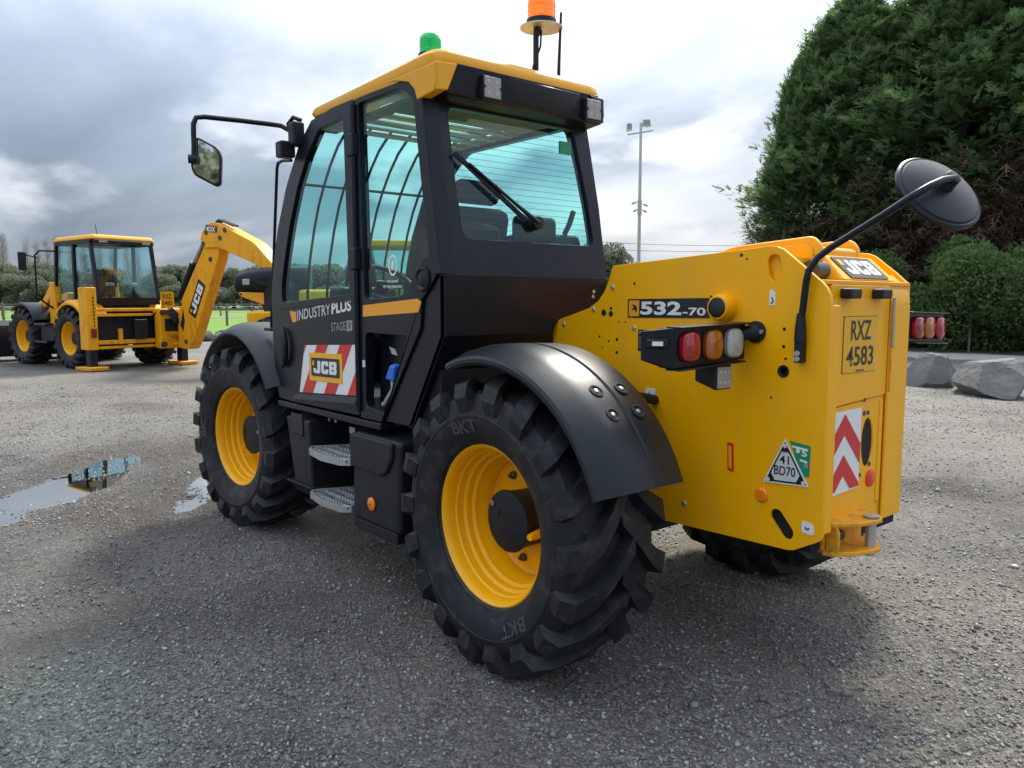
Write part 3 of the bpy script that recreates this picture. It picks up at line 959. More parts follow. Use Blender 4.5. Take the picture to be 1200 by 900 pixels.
    for y in (0.187, -0.055):
        b = MB().box(-1.045, -0.999, y - 0.042, y + 0.042, 1.522, 1.560).build('rubber_buffer', 'black_plastic', TH, bevel=0.008)
    # hatch top shelf, slanted name panel, side bracket with the hose opening
    MB().box(-0.998, -0.80, -0.34, 0.34, 1.573, 1.590).build('rear_shelf', 'yellow', TH, bevel=0.004)
    sx0, sz0, sx1, sz1 = -0.985, 1.592, -0.875, 1.690
    dx, dz = sx1 - sx0, sz1 - sz0
    L_ = math.hypot(dx, dz)
    m = MB().hexa([(sx0, 0.165, sz0), (sx0, -0.25, sz0), (-0.79, -0.25, sz0), (-0.79, 0.165, sz0)], [(sx1, 0.12, sz1), (sx1, -0.25, sz1), (-0.79, -0.25, sz1), (-0.79, 0.12, sz1)])
    pn = m.build('name_panel', 'yellow', TH, bevel=0.008)
    ux, uy = Vector((0, -1, 0)), Vector((dx, 0, dz)) / L_
    nr = ux.cross(uy)
    maker_logo(pn, Vector((sx0, 0.105, sz0)) + uy * 0.010 + nr * 0.001, ux, uy, 0.30, 0.126)
    MB().lathe([(0, 0.0001), (0, 0.036), (0.10, 0.036), (0.10, 0.0001)], (-0.905, 0.275, 1.628), (0.1, -1, 0), 18).build('hose_coupling', 'dark_steel', TH)
    MB().box(-0.87, -0.80, 0.10, 0.34, 1.592, 1.675).build('pivot_web', 'yellow', TH)
    # recessed lower tail panel
    lp = MB().poly([(0.285, 0.64), (-0.135, 0.62), (-0.135, 1.135), (0.285, 1.11)], PX(-0.992), (-1, 0, 0), 0.02, [ellipse(-0.052, 0.955, 0.046, 0.098)]).build('tail_panel', 'yellow', TH, bevel=0.004)
    MB().poly(ellipse(-0.052, 0.955, 0.06, 0.11), PX(-0.968), (-1, 0, 0), 0.002).build('tail_opening_shade', 'dark_void', lp)  # dark sheet behind the cut-out, standing for the shade inside
    MB().lathe([(0.0, 0.035), (0.006, 0.034), (0.010, 0.026), (0.011, 0.0001)], (-0.992, -0.085, 0.805), (-1, 0, 0), 20).build('reflector', 'reflector_red', lp)
    for y, z, r in ((-0.015, 1.075, .010), (-0.045, 1.075, .009), (-0.075, 0.865, .009), (0.00, 0.83, .008)):
        MB().lathe([(0, 0.0001), (0.003, r), (-0.001, r * 1.2)], (-0.992, y, z), (-1, 0, 0), 8).build('bolt', 'dark_steel', lp)
    MB().box(-0.996, -0.982, -0.165, -0.136, 0.70, 1.12).build('tail_edge', 'yellow', TH, bevel=0.004)
    MB().box(-0.990, -0.984, -0.345, -0.137, 0.615, 1.575).build('tail_backing', 'yellow', TH)
    # chevron board
    cb = MB().poly([(0.268, 0.775), (0.012, 0.785), (0.012, 1.10), (0.268, 1.096)], PX(-0.9955), (-1, 0, 0), 0.003).build('chevron_board', 'white', TH)
    z0, z1, c = 0.78, 1.096, 0.14
    m = MB()
    for k in range(4):
        t = 1.085 - k * 0.158
        a = [(c, t), (0.266, t - 0.125), (0.266, t - 0.204), (c, t - 0.079), (0.014, t - 0.204), (0.014, t - 0.125)]
        lo = 0.79
        # clip the chevron to the board
        def clip(poly, zmin):
            out = []
            for i in range(len(poly)):
                p0, p1 = poly[i - 1], poly[i]
                i0, i1 = p0[1] >= zmin, p1[1] >= zmin
                if i0 != i1:
                    tt = (zmin - p0[1]) / (p1[1] - p0[1])
                    out.append((p0[0] + (p1[0] - p0[0]) * tt, zmin))
                if i1:
                    out.append(p1)
            return out
        for half in ([a[0], a[1], a[2], a[3]], [a[0], a[3], a[4], a[5]]):
            q = clip(half, lo)
            if len(q) > 2:
                m.poly(q, PX(-0.9975), (-1, 0, 0), 0.001)
    m.build('red_chevrons', 'red', cb, smooth=0)
    # tow hitch: two jaw plates with a pin
    hj = MB()
    jaw = [(0.27, -0.995), (0.265, -1.03), (0.19, -1.085), (0.10, -1.115), (0.05, -1.115), (0.01, -1.09), (-0.03, -1.03), (-0.03, -0.995)]
    hj.poly(jaw, lambda a, b: (b, a, 0.690), (0, 0, 1), 0.018)
    hj.poly(jaw, lambda a, b: (b, a, 0.578), (0, 0, 1), 0.018)
    hj.poly([(0.25, 0.562), (0.268, 0.58), (0.268, 0.67), (0.25, 0.69), (-0.028, 0.69), (-0.028, 0.562)], PX(-0.998), (-1, 0, 0), 0.03)
    hj.poly([(-1.0, 0.565), (-1.035, 0.565), (-1.05, 0.585), (-1.05, 0.655), (-1.035, 0.685), (-1.0, 0.685)], lambda a, b: (a, 0.255, b), (0, 1, 0), 0.016)
    hh = hj.build('tow_hitch', 'yellow_old', TH, bevel=0.005)
    MB().lathe([(-0.15, 0.0001), (-0.15, 0.019), (0.0, 0.019), (0.002, 0.030), (0.008, 0.030), (0.010, 0.0001)], (-1.082, 0.072, 0.692), (0, 0, 1), 18).build('hitch_pin', 'galv', hh)
    MB().lathe([(0, 0.0001), (0, 0.022), (0.02, 0.02), (0.022, 0.0001)], (-1.002, 0.17, 0.625), (-1, 0, 0), 8).build('bolt', 'rusty', hh)
    # boom tail: two rounded ears and the telescopic boom running forward past the cab
    ear = rounded([(-0.36, 1.55), (-0.38, 1.70), (-0.52, 1.738), (-0.74, 1.752), (-0.87, 1.760), (-0.905, 1.72), (-0.905, 1.56)], 0.03, 4)
    e1 = MB().poly(ear, PY(0.205), (0, 1, 0), 0.03).build('boom_ear', 'yellow', TH, bevel=0.008)
    inner = rounded([(-0.74, 1.60), (-0.74, 1.725), (-0.855, 1.733), (-0.88, 1.70), (-0.88, 1.60)], 0.02, 3)
    MB().poly(inner, PY(0.212), (0, 1, 0), 0.008).build('ear_doubler', 'yellow', e1, bevel=0.004)
    e2 = MB().poly([(a + 0.05, b + 0.008) for a, b in ear], PY(-0.175), (0, 1, 0), 0.03).build('boom_ear', 'yellow', TH, bevel=0.008)
    MB().box(-0.86, -0.42, -0.172, 0.172, 1.56, 1.725).build('boom_tail', 'yellow', TH, bevel=0.02)
    MB().hexa([(-0.45, -0.30, 1.30), (-0.45, 0.0, 1.30), (4.1, 0.0, 0.85), (4.1, -0.30, 0.85)], [(-0.45, -0.30, 1.70), (-0.45, 0.0, 1.70), (4.1, 0.0, 1.22), (4.1, -0.30, 1.22)]).build('boom', 'yellow', TH, bevel=0.02)
    MB().box(4.05, 4.35, -0.5, 0.2, 0.45, 1.1).build('boom_carriage', 'black_plastic', TH, bevel=0.02)
    MB().box(0.2, 2.0, -1.05, -0.40, 0.62, 1.36).build('engine_cover', 'black_plastic', TH, bevel=0.05)
    # decals, filler, socket and tags on the left plate
    dk = MB().poly([(-0.084, 1.440), (-0.525, 1.445), (-0.522, 1.526), (-0.084, 1.522)], PY(0.3625), (0, 1, 0), 0.002).build('model_decal', 'decal_black', TH)
    MB().poly([(-0.092, 1.446), (-0.152, 1.447), (-0.152, 1.516), (-0.092, 1.516)], PY(0.3635), (0, 1, 0), 0.001).build('emblem_square', 'decal_orange', dk)
    MB().poly([(-0.108, 1.470), (-0.122, 1.478), (-0.138, 1.463), (-0.140, 1.486), (-0.128, 1.496), (-0.112, 1.499), (-0.120, 1.487)], PY(0.3642), (0, 1, 0), 0.0006).build('emblem_mark', 'decal_black', dk)
    text('532', 'model_number', 'white', dk, (-0.160, 0.3645, 1.454), (-1, 0, 0), (0, 0, 1), 0.225, 0.058, bold=0.035)
    text('-70', 'model_number', 'white', dk, (-0.392, 0.3645, 1.454), (-1, 0, 0), (0, 0, 1), 0.115, 0.033, bold=0.025)
    sp = MB().poly([(-0.148, 1.295), (-0.24, 1.295), (-0.24, 1.388), (-0.148, 1.388)], PY(0.3625), (0, 1, 0), 0.002).build('data_plate', 'decal_black', TH)
    text('JCB', 'data_lettering', 'offwhite', sp, (-0.155, 0.3645, 1.372), (-1, 0, 0), (0, 0, 1), 0.03, 0.010, bold=0.03)
    for k in range(6):
        MB().poly([(-0.155, 1.355 - .009 * k), (-0.155 - (.045 + .012 * (k % 3)), 1.355 - .009 * k), (-0.155 - (.045 + .012 * (k % 3)), 1.358 - .009 * k), (-0.155, 1.358 - .009 * k)], PY(0.3642), (0, 1, 0), 0.0006).build('data_line', 'grey_print', sp)
    fc = MB().lathe([(-0.004, 0.056), (0.004, 0.058), (0.045, 0.052), (0.054, 0.046), (0.056, 0.040), (0.050, 0.037)], (-0.597, 0.36, 1.488), (0, 1, 0), 32).build('filler_neck', 'yellow', TH)
    MB().lathe([(0.046, 0.039), (0.058, 0.038), (0.061, 0.030), (0.061, 0.0001)], (-0.597, 0.36, 1.488), (0, 1, 0), 28).build('filler_cap', 'decal_black', fc)
    so = MB().lathe([(-0.002, 0.042), (0.010, 0.042), (0.012, 0.036), (0.012, 0.0001)], (-0.742, 0.36, 1.396), (0, 1, 0), 28).build('lamp_stalk_flange', 'black_plastic', TH)
    MB().tube([(-0.742, 0.36, 1.396), (-0.722, 0.385, 1.394), (-0.685, 0.43, 1.385)], 0.02, 12, rads=[.032, .028, .024]).build('stalk', 'black_plastic', so)
    MB().lathe([(0.010, 0.009), (0.018, 0.009), (0.018, 0.0001)], (-0.772, 0.36, 1.398), (0, 1, 0), 8).build('bolt', 'galv', so)
    st = MB().poly([(-0.795, 1.498), (-0.820, 1.498), (-0.820, 1.548), (-0.808, 1.548), (-0.812, 1.556), (-0.795, 1.556)], PY(0.3622), (0, 1, 0), 0.002).build('lifting_sticker', 'white', TH)
    MB().tube([(-0.801, 0.3635, 1.508), (-0.808, 0.3635, 1.506), (-0.812, 0.3635, 1.513), (-0.808, 0.3635, 1.521), (-0.806, 0.3635, 1.528)], 0.0022, 5).build('hook_symbol', 'decal_black', st)
    tgm = MB().poly(rounded([(-0.962, 0.660), (-1.010, 0.657), (-1.012, 0.690), (-0.998, 0.700), (-0.962, 0.703)], .006, 2), PY(0.3622), (0, 1, 0), 0.002).build('tie_down_sticker', 'white', TH)
    MB().tube([(-0.978, 0.3635, 0.684), (-0.980, 0.3635, 0.676), (-0.988, 0.3635, 0.676), (-0.992, 0.3635, 0.682)], 0.0025, 5).build('hook_symbol', 'decal_black', tgm)
    ws = MB().poly(rounded([(-0.195, 1.085), (-0.25, 1.085), (-0.25, 1.135), (-0.195, 1.135)], .006, 2), PY(0.3622), (0, 1, 0), 0.002).build('warning_sticker', 'white', TH)
    MB().tube([(-0.215, 0.3635, 1.118), (-0.222, 0.3635, 1.108), (-0.232, 0.3635, 1.108)], 0.002, 5).build('arrow_symbol', 'decal_black', ws)
    rs = MB().poly([(-0.631, 0.840), (-0.660, 0.836), (-0.656, 0.950), (-0.627, 0.953)], PY(0.3622), (0, 1, 0), 0.002).build('red_strip_sticker', 'red', TH)
    MB().poly([(-0.637, 0.850), (-0.651, 0.848), (-0.648, 0.938), (-0.633, 0.940)], PY(0.3632), (0, 1, 0), 0.001).build('strip_inlay', 'decal_orange', rs)
    MB().lathe([(-0.002, 0.028), (0.006, 0.028), (0.011, 0.022), (0.012, 0.0001)], (-0.79, 0.36, 0.768), (0, 1, 0), 24).build('side_reflector', 'reflector_orange', TH)
    # triangular registration sticker over a green card
    A, B, C = Vector((-0.883, 1.002)), Vector((-0.796, 0.822)), Vector((-0.985, 0.834))
    cen = (A + B + C) / 3
    def tri(s): return [tuple(cen + (q - cen) * s) for q in (A, B, C)]
    gc = MB().poly([(-0.900, 0.996), (-0.985, 0.986), (-0.983, 0.872), (-0.955, 0.868)], PY(0.3622), (0, 1, 0), 0.002).build('green_card', 'decal_green', TH)
    text('5', 'card_number', 'white', gc, (-0.951, 0.3636, 0.945), (-1, 0, -.1), (0, 0, 1), 0.022, 0.026, bold=0.03)
    MB().lathe([(0, 0.0001), (0.0008, 0.008), (0, 0.0085)], (-0.936, 0.3632, 0.962), (0, 1, 0), 14).build('card_dot', 'white', gc)
    for z, x0, x1 in ((0.980, -0.912, -0.975), (0.934, -0.945, -0.975)):
        MB().poly([(x0, z), (x1, z - .006), (x1, z - .014), (x0, z - .008)], PY(0.3634), (0, 1, 0), 0.0008).build('card_line', 'white', gc)
    MB().poly([(-0.963, 0.905), (-0.978, 0.904), (-0.978, 0.921), (-0.963, 0.922)], PY(0.3634), (0, 1, 0), 0.0008).build('card_square', 'grey_print', gc)
    ts = MB().poly(tri(1.0), PY(0.3645), (0, 1, 0), 0.002).build('registration_sticker', 'white', TH)
    MB().poly(tri(0.90), PY(0.3655), (0, 1, 0), 0.001).build('sticker_border', 'decal_black', ts)
    ti = [Vector(q) for q in tri(0.78)]
    cut = []
    for i in range(3):
        p0, p1, p2 = ti[i - 1], ti[i], ti[(i + 1) % 3]
        cut += [tuple(p1 + (p0 - p1) * .20), tuple(p1 + (p2 - p1) * .20)]
    MB().poly(cut, PY(0.3663), (0, 1, 0), 0.0008).build('sticker_field', 'offwhite', ts)
    for q in (A * .76 + cen * .24, B * .78 + cen * .22, C * .78 + cen * .22):
        MB().lathe([(0, 0.0001), (0.0006, 0.008), (0, 0.0085)], (q.x, 0.3665, q.y), (0, 1, 0), 14).build('sticker_dot', 'offwhite', ts)
    text('41', 'sticker_lettering', 'decal_black', ts, (-0.864, 0.3672, 0.906), (-1, 0, 0), (0, 0, 1), 0.040, 0.031, bold=0.012)
    text('BD70', 'sticker_lettering', 'decal_black', ts, (-0.843, 0.3672, 0.860), (-1, 0, .02), (0, 0, 1), 0.088, 0.036, bold=0.012)
    for z in (0.948,):
        MB().poly([(-0.868, z), (-0.897, z), (-0.897, z + .004), (-0.868, z + .004)], PY(0.3670), (0, 1, 0), 0.0004).build('sticker_line', 'grey_print', ts)
th_chassis()

def light_cluster(x, ys, z, order, sy):
    """rear lamp housing with three lenses; ys = lens centres"""
    yo = ys[0]
    s = sy
    body = MB()
    y_out, y_in = ys[0] + s * 0.075, ys[2] - s * 0.085
    body.hexa([(x, y_out, z - 0.075), (x, y_in, z - 0.06), (x + 0.07, y_in, z - 0.05), (x + 0.07, y_out, z - 0.075)], [(x, y_out, z + 0.068), (x, y_in, z + 0.078), (x + 0.07, y_in, z + 0.078), (x + 0.07, y_out, z + 0.068)])
    # hood along the top and shelf along the bottom
    body.hexa([(x - 0.028, y_out, z + 0.066), (x - 0.028, y_in - s * .01, z + 0.076), (x + 0.04, y_in - s * .01, z + 0.077), (x + 0.04, y_out, z + 0.067)], [(x - 0.028, y_out, z + 0.072), (x - 0.028, y_in - s * .01, z + 0.082), (x + 0.04, y_in - s * .01, z + 0.083), (x + 0.04, y_out, z + 0.073)])
    body.hexa([(x - 0.03, y_out, z - 0.083), (x - 0.03, y_in + s * .03, z - 0.068), (x + 0.04, y_in + s * .03, z - 0.068), (x + 0.04, y_out, z - 0.083)], [(x - 0.03, y_out, z - 0.077), (x - 0.03, y_in + s * .03, z - 0.062), (x + 0.04, y_in + s * .03, z - 0.062), (x + 0.04, y_out, z - 0.077)])
    # angled outer cheek
    body.hexa([(x + 0.001, y_out, z - 0.078), (x + 0.10, y_out + s * 0.055, z - 0.048), (x + 0.115, y_out + s * 0.047, z - 0.048), (x + 0.04, y_out - s * .001, z - 0.078)], [(x + 0.001, y_out, z + 0.068), (x + 0.10, y_out + s * 0.055, z + 0.055), (x + 0.115, y_out + s * 0.047, z + 0.055), (x + 0.04, y_out - s * .001, z + 0.068)])
    o = body.build('rear_lamp_housing', 'black_cab', TH, bevel=0.004)
    for y, mname in zip(ys, order):
        dz = (abs(y - ys[0])) * 0.02
        out = rounded([(y - 0.050, z - 0.055 + dz), (y + 0.050, z - 0.055 + dz), (y + 0.050, z + 0.055 + dz), (y - 0.050, z + 0.055 + dz)], 0.045, 6)
        inn = rounded([(y - 0.040, z - 0.046 + dz), (y + 0.040, z - 0.046 + dz), (y + 0.040, z + 0.046 + dz), (y - 0.040, z + 0.046 + dz)], 0.036, 6)
        k = len(out)
        vs = [(x - 0.001, a, b) for a, b in out] + [(x - 0.016, a, b) for a, b in out] + [(x - 0.024, a, b) for a, b in inn]
        fs = []
        for i in range(k):
            j = (i + 1) % k
            fs += [(i, j, k + j, k + i), (k + i, k + j, 2 * k + j, 2 * k + i)]
        fs.append(tuple(range(2 * k, 3 * k)))
        MB().add(vs, fs).build('lamp_lens', mname, o, smooth=50)
        MB().lathe([(0.0235, 0.022), (0.027, 0.018), (0.0275, 0.0001)], (x, y, z + dz), (-1, 0, 0), 16).build('lens_boss', mname, o)
    return o

def th_lamps():
    o = light_cluster(-0.72, [0.745, 0.612, 0.485], 1.352, ('lens_red', 'lens_amber', 'lens_clear'), 1)
    # small white marker lamp on the cheek
    c = Vector((-0.668, 0.850, 1.365)); d = Vector((-0.65, 0.76, 0)).normalized(); u = Vector((-0.76, -0.65, 0))
    MB().hexa([c + u * a + Vector((0, 0, b)) for a, b in ((-.040, -.018), (.040, -.018), (.040, .018), (-.040, .018))], [c + d * .018 + u * a + Vector((0, 0, b)) for a, b in ((-.036, -.014), (.036, -.014), (.036, .014), (-.036, .014))]).build('marker_lamp', 'black_plastic', o, bevel=0.004)
    MB().hexa([c + d * .016 + u * a + Vector((0, 0, b)) for a, b in ((-.020, -.008), (.020, -.008), (.020, .008), (-.020, .008))], [c + d * .022 + u * a + Vector((0, 0, b)) for a, b in ((-.018, -.007), (.018, -.007), (.018, .007), (-.018, .007))]).build('marker_lens', 'white', o)
    # square work lamp under the housing
    w = MB().hexa([(-0.735, 0.60, 1.185), (-0.735, 0.50, 1.185), (-0.64, 0.525, 1.215), (-0.64, 0.60, 1.215)], [(-0.735, 0.60, 1.278), (-0.735, 0.50, 1.278), (-0.64, 0.525, 1.270), (-0.64, 0.60, 1.270)]).build('work_lamp', 'black_plastic', TH, bevel=0.006)
    MB().box(-0.741, -0.7355, 0.507, 0.593, 1.192, 1.272).build('led_lens', 'led_face', w, bevel=0.002)
    for i in range(6):
        MB().lathe([(0, 0.007), (0.002, 0.006), (0.002, 0.0001)], (-0.741, 0.525 + 0.025 * (i % 3), 1.213 + 0.038 * (i // 3)), (-1, 0, 0), 8).build('led', 'lens_clear', w)
    light_cluster(-0.80, [-1.115, -0.995, -0.880], 1.382, ('lens_red', 'lens_amber', 'lens_dark_red'), -1)
    MB().tube([(-0.76, -0.36, 1.396), (-0.77, -0.6, 1.39), (-0.765, -0.82, 1.385)], 0.026, 10).build('lamp_stalk', 'black_plastic', TH)
th_lamps()

def th_cab():
    YS = 1.05
    def xr(z):                      # rear wall position by height
        return 0.385 + (z - 1.70) * 0.165
    # ---- posts, quarter panel and rear wall: the cab shell
    quarter = [(1.115, 0.915), (1.115, 2.512), (0.75, 2.505), (0.62, 2.485), (0.575, 2.45), (0.545, 2.395), (0.470, 2.08), (0.405, 1.73), (0.405, 1.635), (0.44, 1.60), (0.533, 1.516), (0.548, 1.39), (0.905, 0.915)]
    qwin = rounded([(1.055, 1.520), (1.085, 2.478), (0.70, 2.470), (0.605, 2.430), (0.565, 2.36), (0.50, 2.09), (0.438, 1.725), (0.535, 1.698), (0.60, 1.635), (0.645, 1.560), (0.71, 1.538)], 0.03, 3)
    recess = rounded([(1.05, 1.355), (1.06, 0.985), (0.87, 0.965), (0.655, 1.35)], 0.03, 3)
    m = MB()
    m.poly(quarter, PY(YS), (0, 1, 0), 0.05, [qwin, recess])
    # rear frame
    outer = [(1.035, 1.62), (0.02, 1.62), (0.02, 2.0), (0.05, 2.46), (1.005, 2.46), (1.035, 2.0)]
    win = rounded([(0.905, 1.792), (0.085, 1.792), (0.100, 2.0), (0.150, 2.375), (0.925, 2.375), (0.92, 2.0)], 0.045, 4)
    m.poly(outer, lambda a, b: (xr(b), a, b), (-1, 0, 0), 0.05, [win])
    # corner post on the left, slightly proud
    m.hexa([(0.372, 1.052, 1.63), (0.372, 0.975, 1.63), (0.46, 0.975, 1.63), (0.46, 1.052, 1.63)], [(0.515, 1.052, 2.42), (0.495, 0.975, 2.42), (0.585, 0.975, 2.42), (0.585, 1.052, 2.42)])
    cab = m.build('cab', 'black_cab', TH, bevel=0.008)
    # rear lower wall, sloping forward, lower right corner cut away
    lw = [(1.036, 1.63), (0.015, 1.63), (0.0, 1.585), (0.015, 1.53), (0.06, 1.485), (0.14, 1.455), (0.40, 1.40), (0.40, 0.92), (1.036, 0.92)]
    def xl(z):
        return 0.3735 if z > 1.36 else 0.3735 + (1.36 - z) * 0.62
    m = MB()
    segs = [1.63, 1.36, 0.92]
    for i in range(2):
        za, zb = segs[i], segs[i + 1]
        def cl(poly, z, keep_above):
            out = []
            for j in range(len(poly)):
                p0, p1 = poly[j - 1], poly[j]
                a, b = (p0[1] >= z) == keep_above or p0[1] == z, (p1[1] >= z) == keep_above or p1[1] == z
                if a != b:
                    t = (z - p0[1]) / (p1[1] - p0[1]); out.append((p0[0] + (p1[0] - p0[0]) * t, z))
                if b:
                    out.append(p1)
            return out
        q = cl(cl(lw, zb, True), za, False)
        m.poly(q, lambda a, b: (xl(b), a, b), (-1, 0, 0), 0.03)
    m.poly([(0.376, 1.625), (0.376, 1.36), (0.648, 0.925), (0.895, 0.925), (0.540, 1.39), (0.525, 1.512), (0.41, 1.62)], PY(1.036), (0, 1, 0), 0.03)
    m.build('rear_lower_wall', 'black_cab', cab)
    for y, z in ((0.115, 1.56), (0.12, 1.535)):
        MB().lathe([(0, 0.010), (0.004, 0.009), (0.005, 0.0001)], (xl(z) - .001, y, z), (-1, 0, 0), 10).build('bolt', 'galv', cab)
    # right side, floor, front post frame
    side = [(2.14, 0.92), (2.207, 1.27), (2.211, 1.55), (2.16, 1.75), (2.092, 1.93), (1.95, 2.17), (1.765, 2.38), (1.60, 2.485), (0.62, 2.485), (0.47, 2.08), (0.41, 1.66), (0.41, 0.92)]
    rwin = rounded([(2.06, 1.42), (2.10, 1.60), (2.0, 1.95), (1.87, 2.16), (1.70, 2.33), (1.55, 2.42), (0.66, 2.42), (0.52, 2.05), (0.46, 1.70), (0.62, 1.42)], 0.04, 3)
    MB().poly(side, PY(0.06), (0, 1, 0), 0.045, [rwin]).build('cab_right_frame', 'black_cab', cab, bevel=0.006)
    MB().box(0.95, 2.13, 0.07, 1.0, 0.93, 0.98).build('cab_floor', 'dark_void', cab)
    MB().box(2.10, 2.17, 0.07, 1.0, 0.96, 1.36).build('dash_front', 'black_cab', cab, bevel=0.02)
    fr = MB()
    for y in (0.085, 1.018):
        fr.tube([(2.195, y, 1.33), (2.200, y, 1.55), (2.15, y, 1.75), (2.082, y, 1.93), (1.94, y, 2.17), (1.755, y, 2.37), (1.60, y, 2.47)], 0.028, 8)
    fr.build('windscreen_post', 'black_cab', cab)
    # ---- glass
    def inset(poly, k, c=None):
        return poly
    MB().pane(qwin, PY(YS - 0.016)).build('quarter_window', 'glass', cab, smooth=0)
    MB().pane(win, lambda a, b: (xr(b) + 0.016, a, b)).build('rear_window', 'glass', cab, smooth=0)
    MB().pane(rwin, PY(0.04)).build('right_window', 'glass', cab, smooth=0)
    prof = [(2.195, 1.36), (2.200, 1.55), (2.15, 1.75), (2.082, 1.93), (2.01, 2.06), (1.94, 2.17), (1.85, 2.28), (1.755, 2.37), (1.60, 2.47)]
    vs = [(x, y, z) for x, z in prof for y in (0.09, 1.01)]
    MB().add(vs, [(2 * i, 2 * i + 1, 2 * i + 3, 2 * i + 2) for i in range(len(prof) - 1)]).build('windscreen', 'glass_clear', cab)
    # guard bars following the windscreen up over the roof light
    gp = [(2.245, 1.40), (2.248, 1.56), (2.20, 1.77), (2.13, 1.95), (2.06, 2.09), (1.985, 2.20), (1.89, 2.315), (1.79, 2.41), (1.62, 2.515)]
    for k in range(7):
        y = 0.12 + k * 0.135
        MB().tube([(x, y, z) for x, z in gp], 0.009, 6).build('guard_bar', 'black_cab', cab)
    for i in (0, 5):
        MB().tube([(gp[i][0], 0.09, gp[i][1]), (gp[i][0], 1.0, gp[i][1])], 0.009, 6).build('guard_rail', 'black_cab', cab)
    for k in range(4):
        x = 1.05 + 0.15 * k
        MB().tube([(x, 0.10, 2.44), (x, 0.98, 2.44)], 0.014, 8).build('roof_guard_bar', 'galv', cab)
    # headlining round the roof light, in pale trim
    hl = MB()
    hl.box(0.60, 0.98, 0.09, 0.98, 2.435, 2.455)
    hl.box(0.98, 1.60, 0.09, 0.17, 2.430, 2.450)
    hl.box(0.98, 1.60, 0.90, 0.985, 2.430, 2.450)
    mat('headlining', (0.36, 0.26, 0.13), rough=0.8, noise=0.1)
    hl.build('headlining', 'headlining', cab, bevel=0.008)
    # speaker grommet and small parts on the quarter panel
    sp = MB().lathe([(0.0, 0.058), (0.010, 0.056), (0.012, 0.046), (0.004, 0.036), (0.010, 0.024), (0.012, 0.0001)], (0.520, YS, 1.612), (0, 1, 0), 28).build('grommet', 'black_plastic', cab)
    MB().poly([(1.072, 1.435), (1.066, 1.492), (0.566, 1.524), (0.532, 1.510), (0.560, 1.462)], PY(YS + 0.0022), (0, 1, 0), 0.002).build('stripe_decal', 'decal_orange', cab)
    # recessed locker below the stripe with the blue tap
    rc = MB().poly(rounded([(1.07, 1.37), (1.08, 0.97), (0.85, 0.95), (0.63, 1.37)], .02), PY(0.955), (0, 1, 0), 0.01).build('locker_back', 'black_cab', cab)
    MB().poly([(0.98, 1.285), (0.925, 1.275), (0.90, 1.242), (0.955, 1.25)], PY(0.957), (0, 1, 0), 0.002).build('locker_label', 'offwhite', cab)
    MB().hexa([(0.885, 1.0, 1.135), (0.80, 1.0, 1.125), (0.80, 1.045, 1.125), (0.885, 1.045, 1.13)], [(0.845, 1.0, 1.215), (0.79, 1.0, 1.21), (0.79, 1.045, 1.20), (0.835, 1.045, 1.205)]).build('blue_lever', 'blue_plastic', cab, bevel=0.012)
    MB().tube([(0.84, 1.02, 1.13), (0.84, 1.02, 1.085), (0.915, 1.02, 1.01), (0.935, 1.02, 1.0)], 0.013, 8).build('lever_rod', 'galv', cab)
    MB().box(1.058, 1.082, YS - .001, YS + .003, 1.18, 1.215).build('white_tag', 'offwhite', cab)
    # transfer on the quarter glass: a ring emblem and two lines of small white print
    ring = MB().poly(ellipse(0.80, 1.682, 0.040, 0.050, 20), PY(YS - 0.0135), (0, 1, 0), 0.001, [ellipse(0.80, 1.682, 0.031, 0.041, 20)])
    ring.poly([(0.812, 1.655), (0.796, 1.665), (0.788, 1.690), (0.795, 1.712), (0.806, 1.700), (0.815, 1.675)], PY(YS - 0.0135), (0, 1, 0), 0.001)
    ring.build('glass_transfer', 'white', cab, smooth=0)
    text('MACHINE', 'glass_lettering', 'white', cab, (0.855, YS - 0.013, 1.600), (-1, 0, 0), (0, 0, 1), 0.10, 0.013, bold=0.01)
    text('OF THE YEAR 2020', 'glass_lettering', 'white', cab, (0.89, YS - 0.013, 1.575), (-1, 0, 0), (0, 0, 1), 0.17, 0.013, bold=0.01)
    # ---- roof
    def roof_ring(ix, iy0, z, front_drop, xf):
        o = rounded([(0.395 + ix, 0.03 + iy0), (0.395 + ix, 1.055 - iy0), (xf, 1.055 - iy0), (xf, 0.03 + iy0)], 0.09, 4)
        return [(a, b, z - front_drop * max(0, (a - 0.95) / 0.67) ** 2) for a, b in o]
    rings = [roof_ring(0.012, 0.006, 2.503, 0.006, 1.62), roof_ring(0.0, 0.0, 2.532, 0.016, 1.64), roof_ring(0.006, 0.006, 2.572, 0.040, 1.635), roof_ring(0.022, 0.030, 2.594, 0.060, 1.60), roof_ring(0.07, 0.08, 2.605, 0.065, 1.54), roof_ring(0.14, 0.16, 2.609, 0.067, 1.45)]
    k = len(rings[0])
    vs = [q for g in rings for q in g]
    fs = []
    for i in range(len(rings) - 1):
        for j in range(k):
            j2 = (j + 1) % k
            fs.append((i * k + j, i * k + j2, (i + 1) * k + j2, (i + 1) * k + j))
    hole = rounded([(1.00, 0.19), (1.00, 0.89), (1.43, 0.89), (1.43, 0.19)], 0.04, 3)
    n0 = len(vs)
    hz = lambda a: 2.609 - 0.067 * max(0, (a - 0.95) / 0.67) ** 2
    vs += [(a, b, hz(a)) for a, b in hole] + [(a, b, 2.497) for a, b in hole]
    nh = len(hole)
    top = list(range((len(rings) - 1) * k, len(rings) * k)) + list(range(n0, n0 + nh))
    bot = list(range(k)) + list(range(n0 + nh, n0 + 2 * nh))
    for ids in (top, bot):
        for t in tessellate_polygon([[Vector((vs[i][0], vs[i][1], 0)) for i in ids[:k]], [Vector((vs[i][0], vs[i][1], 0)) for i in ids[k:]]]):
            fs.append(tuple(ids[i] for i in t))
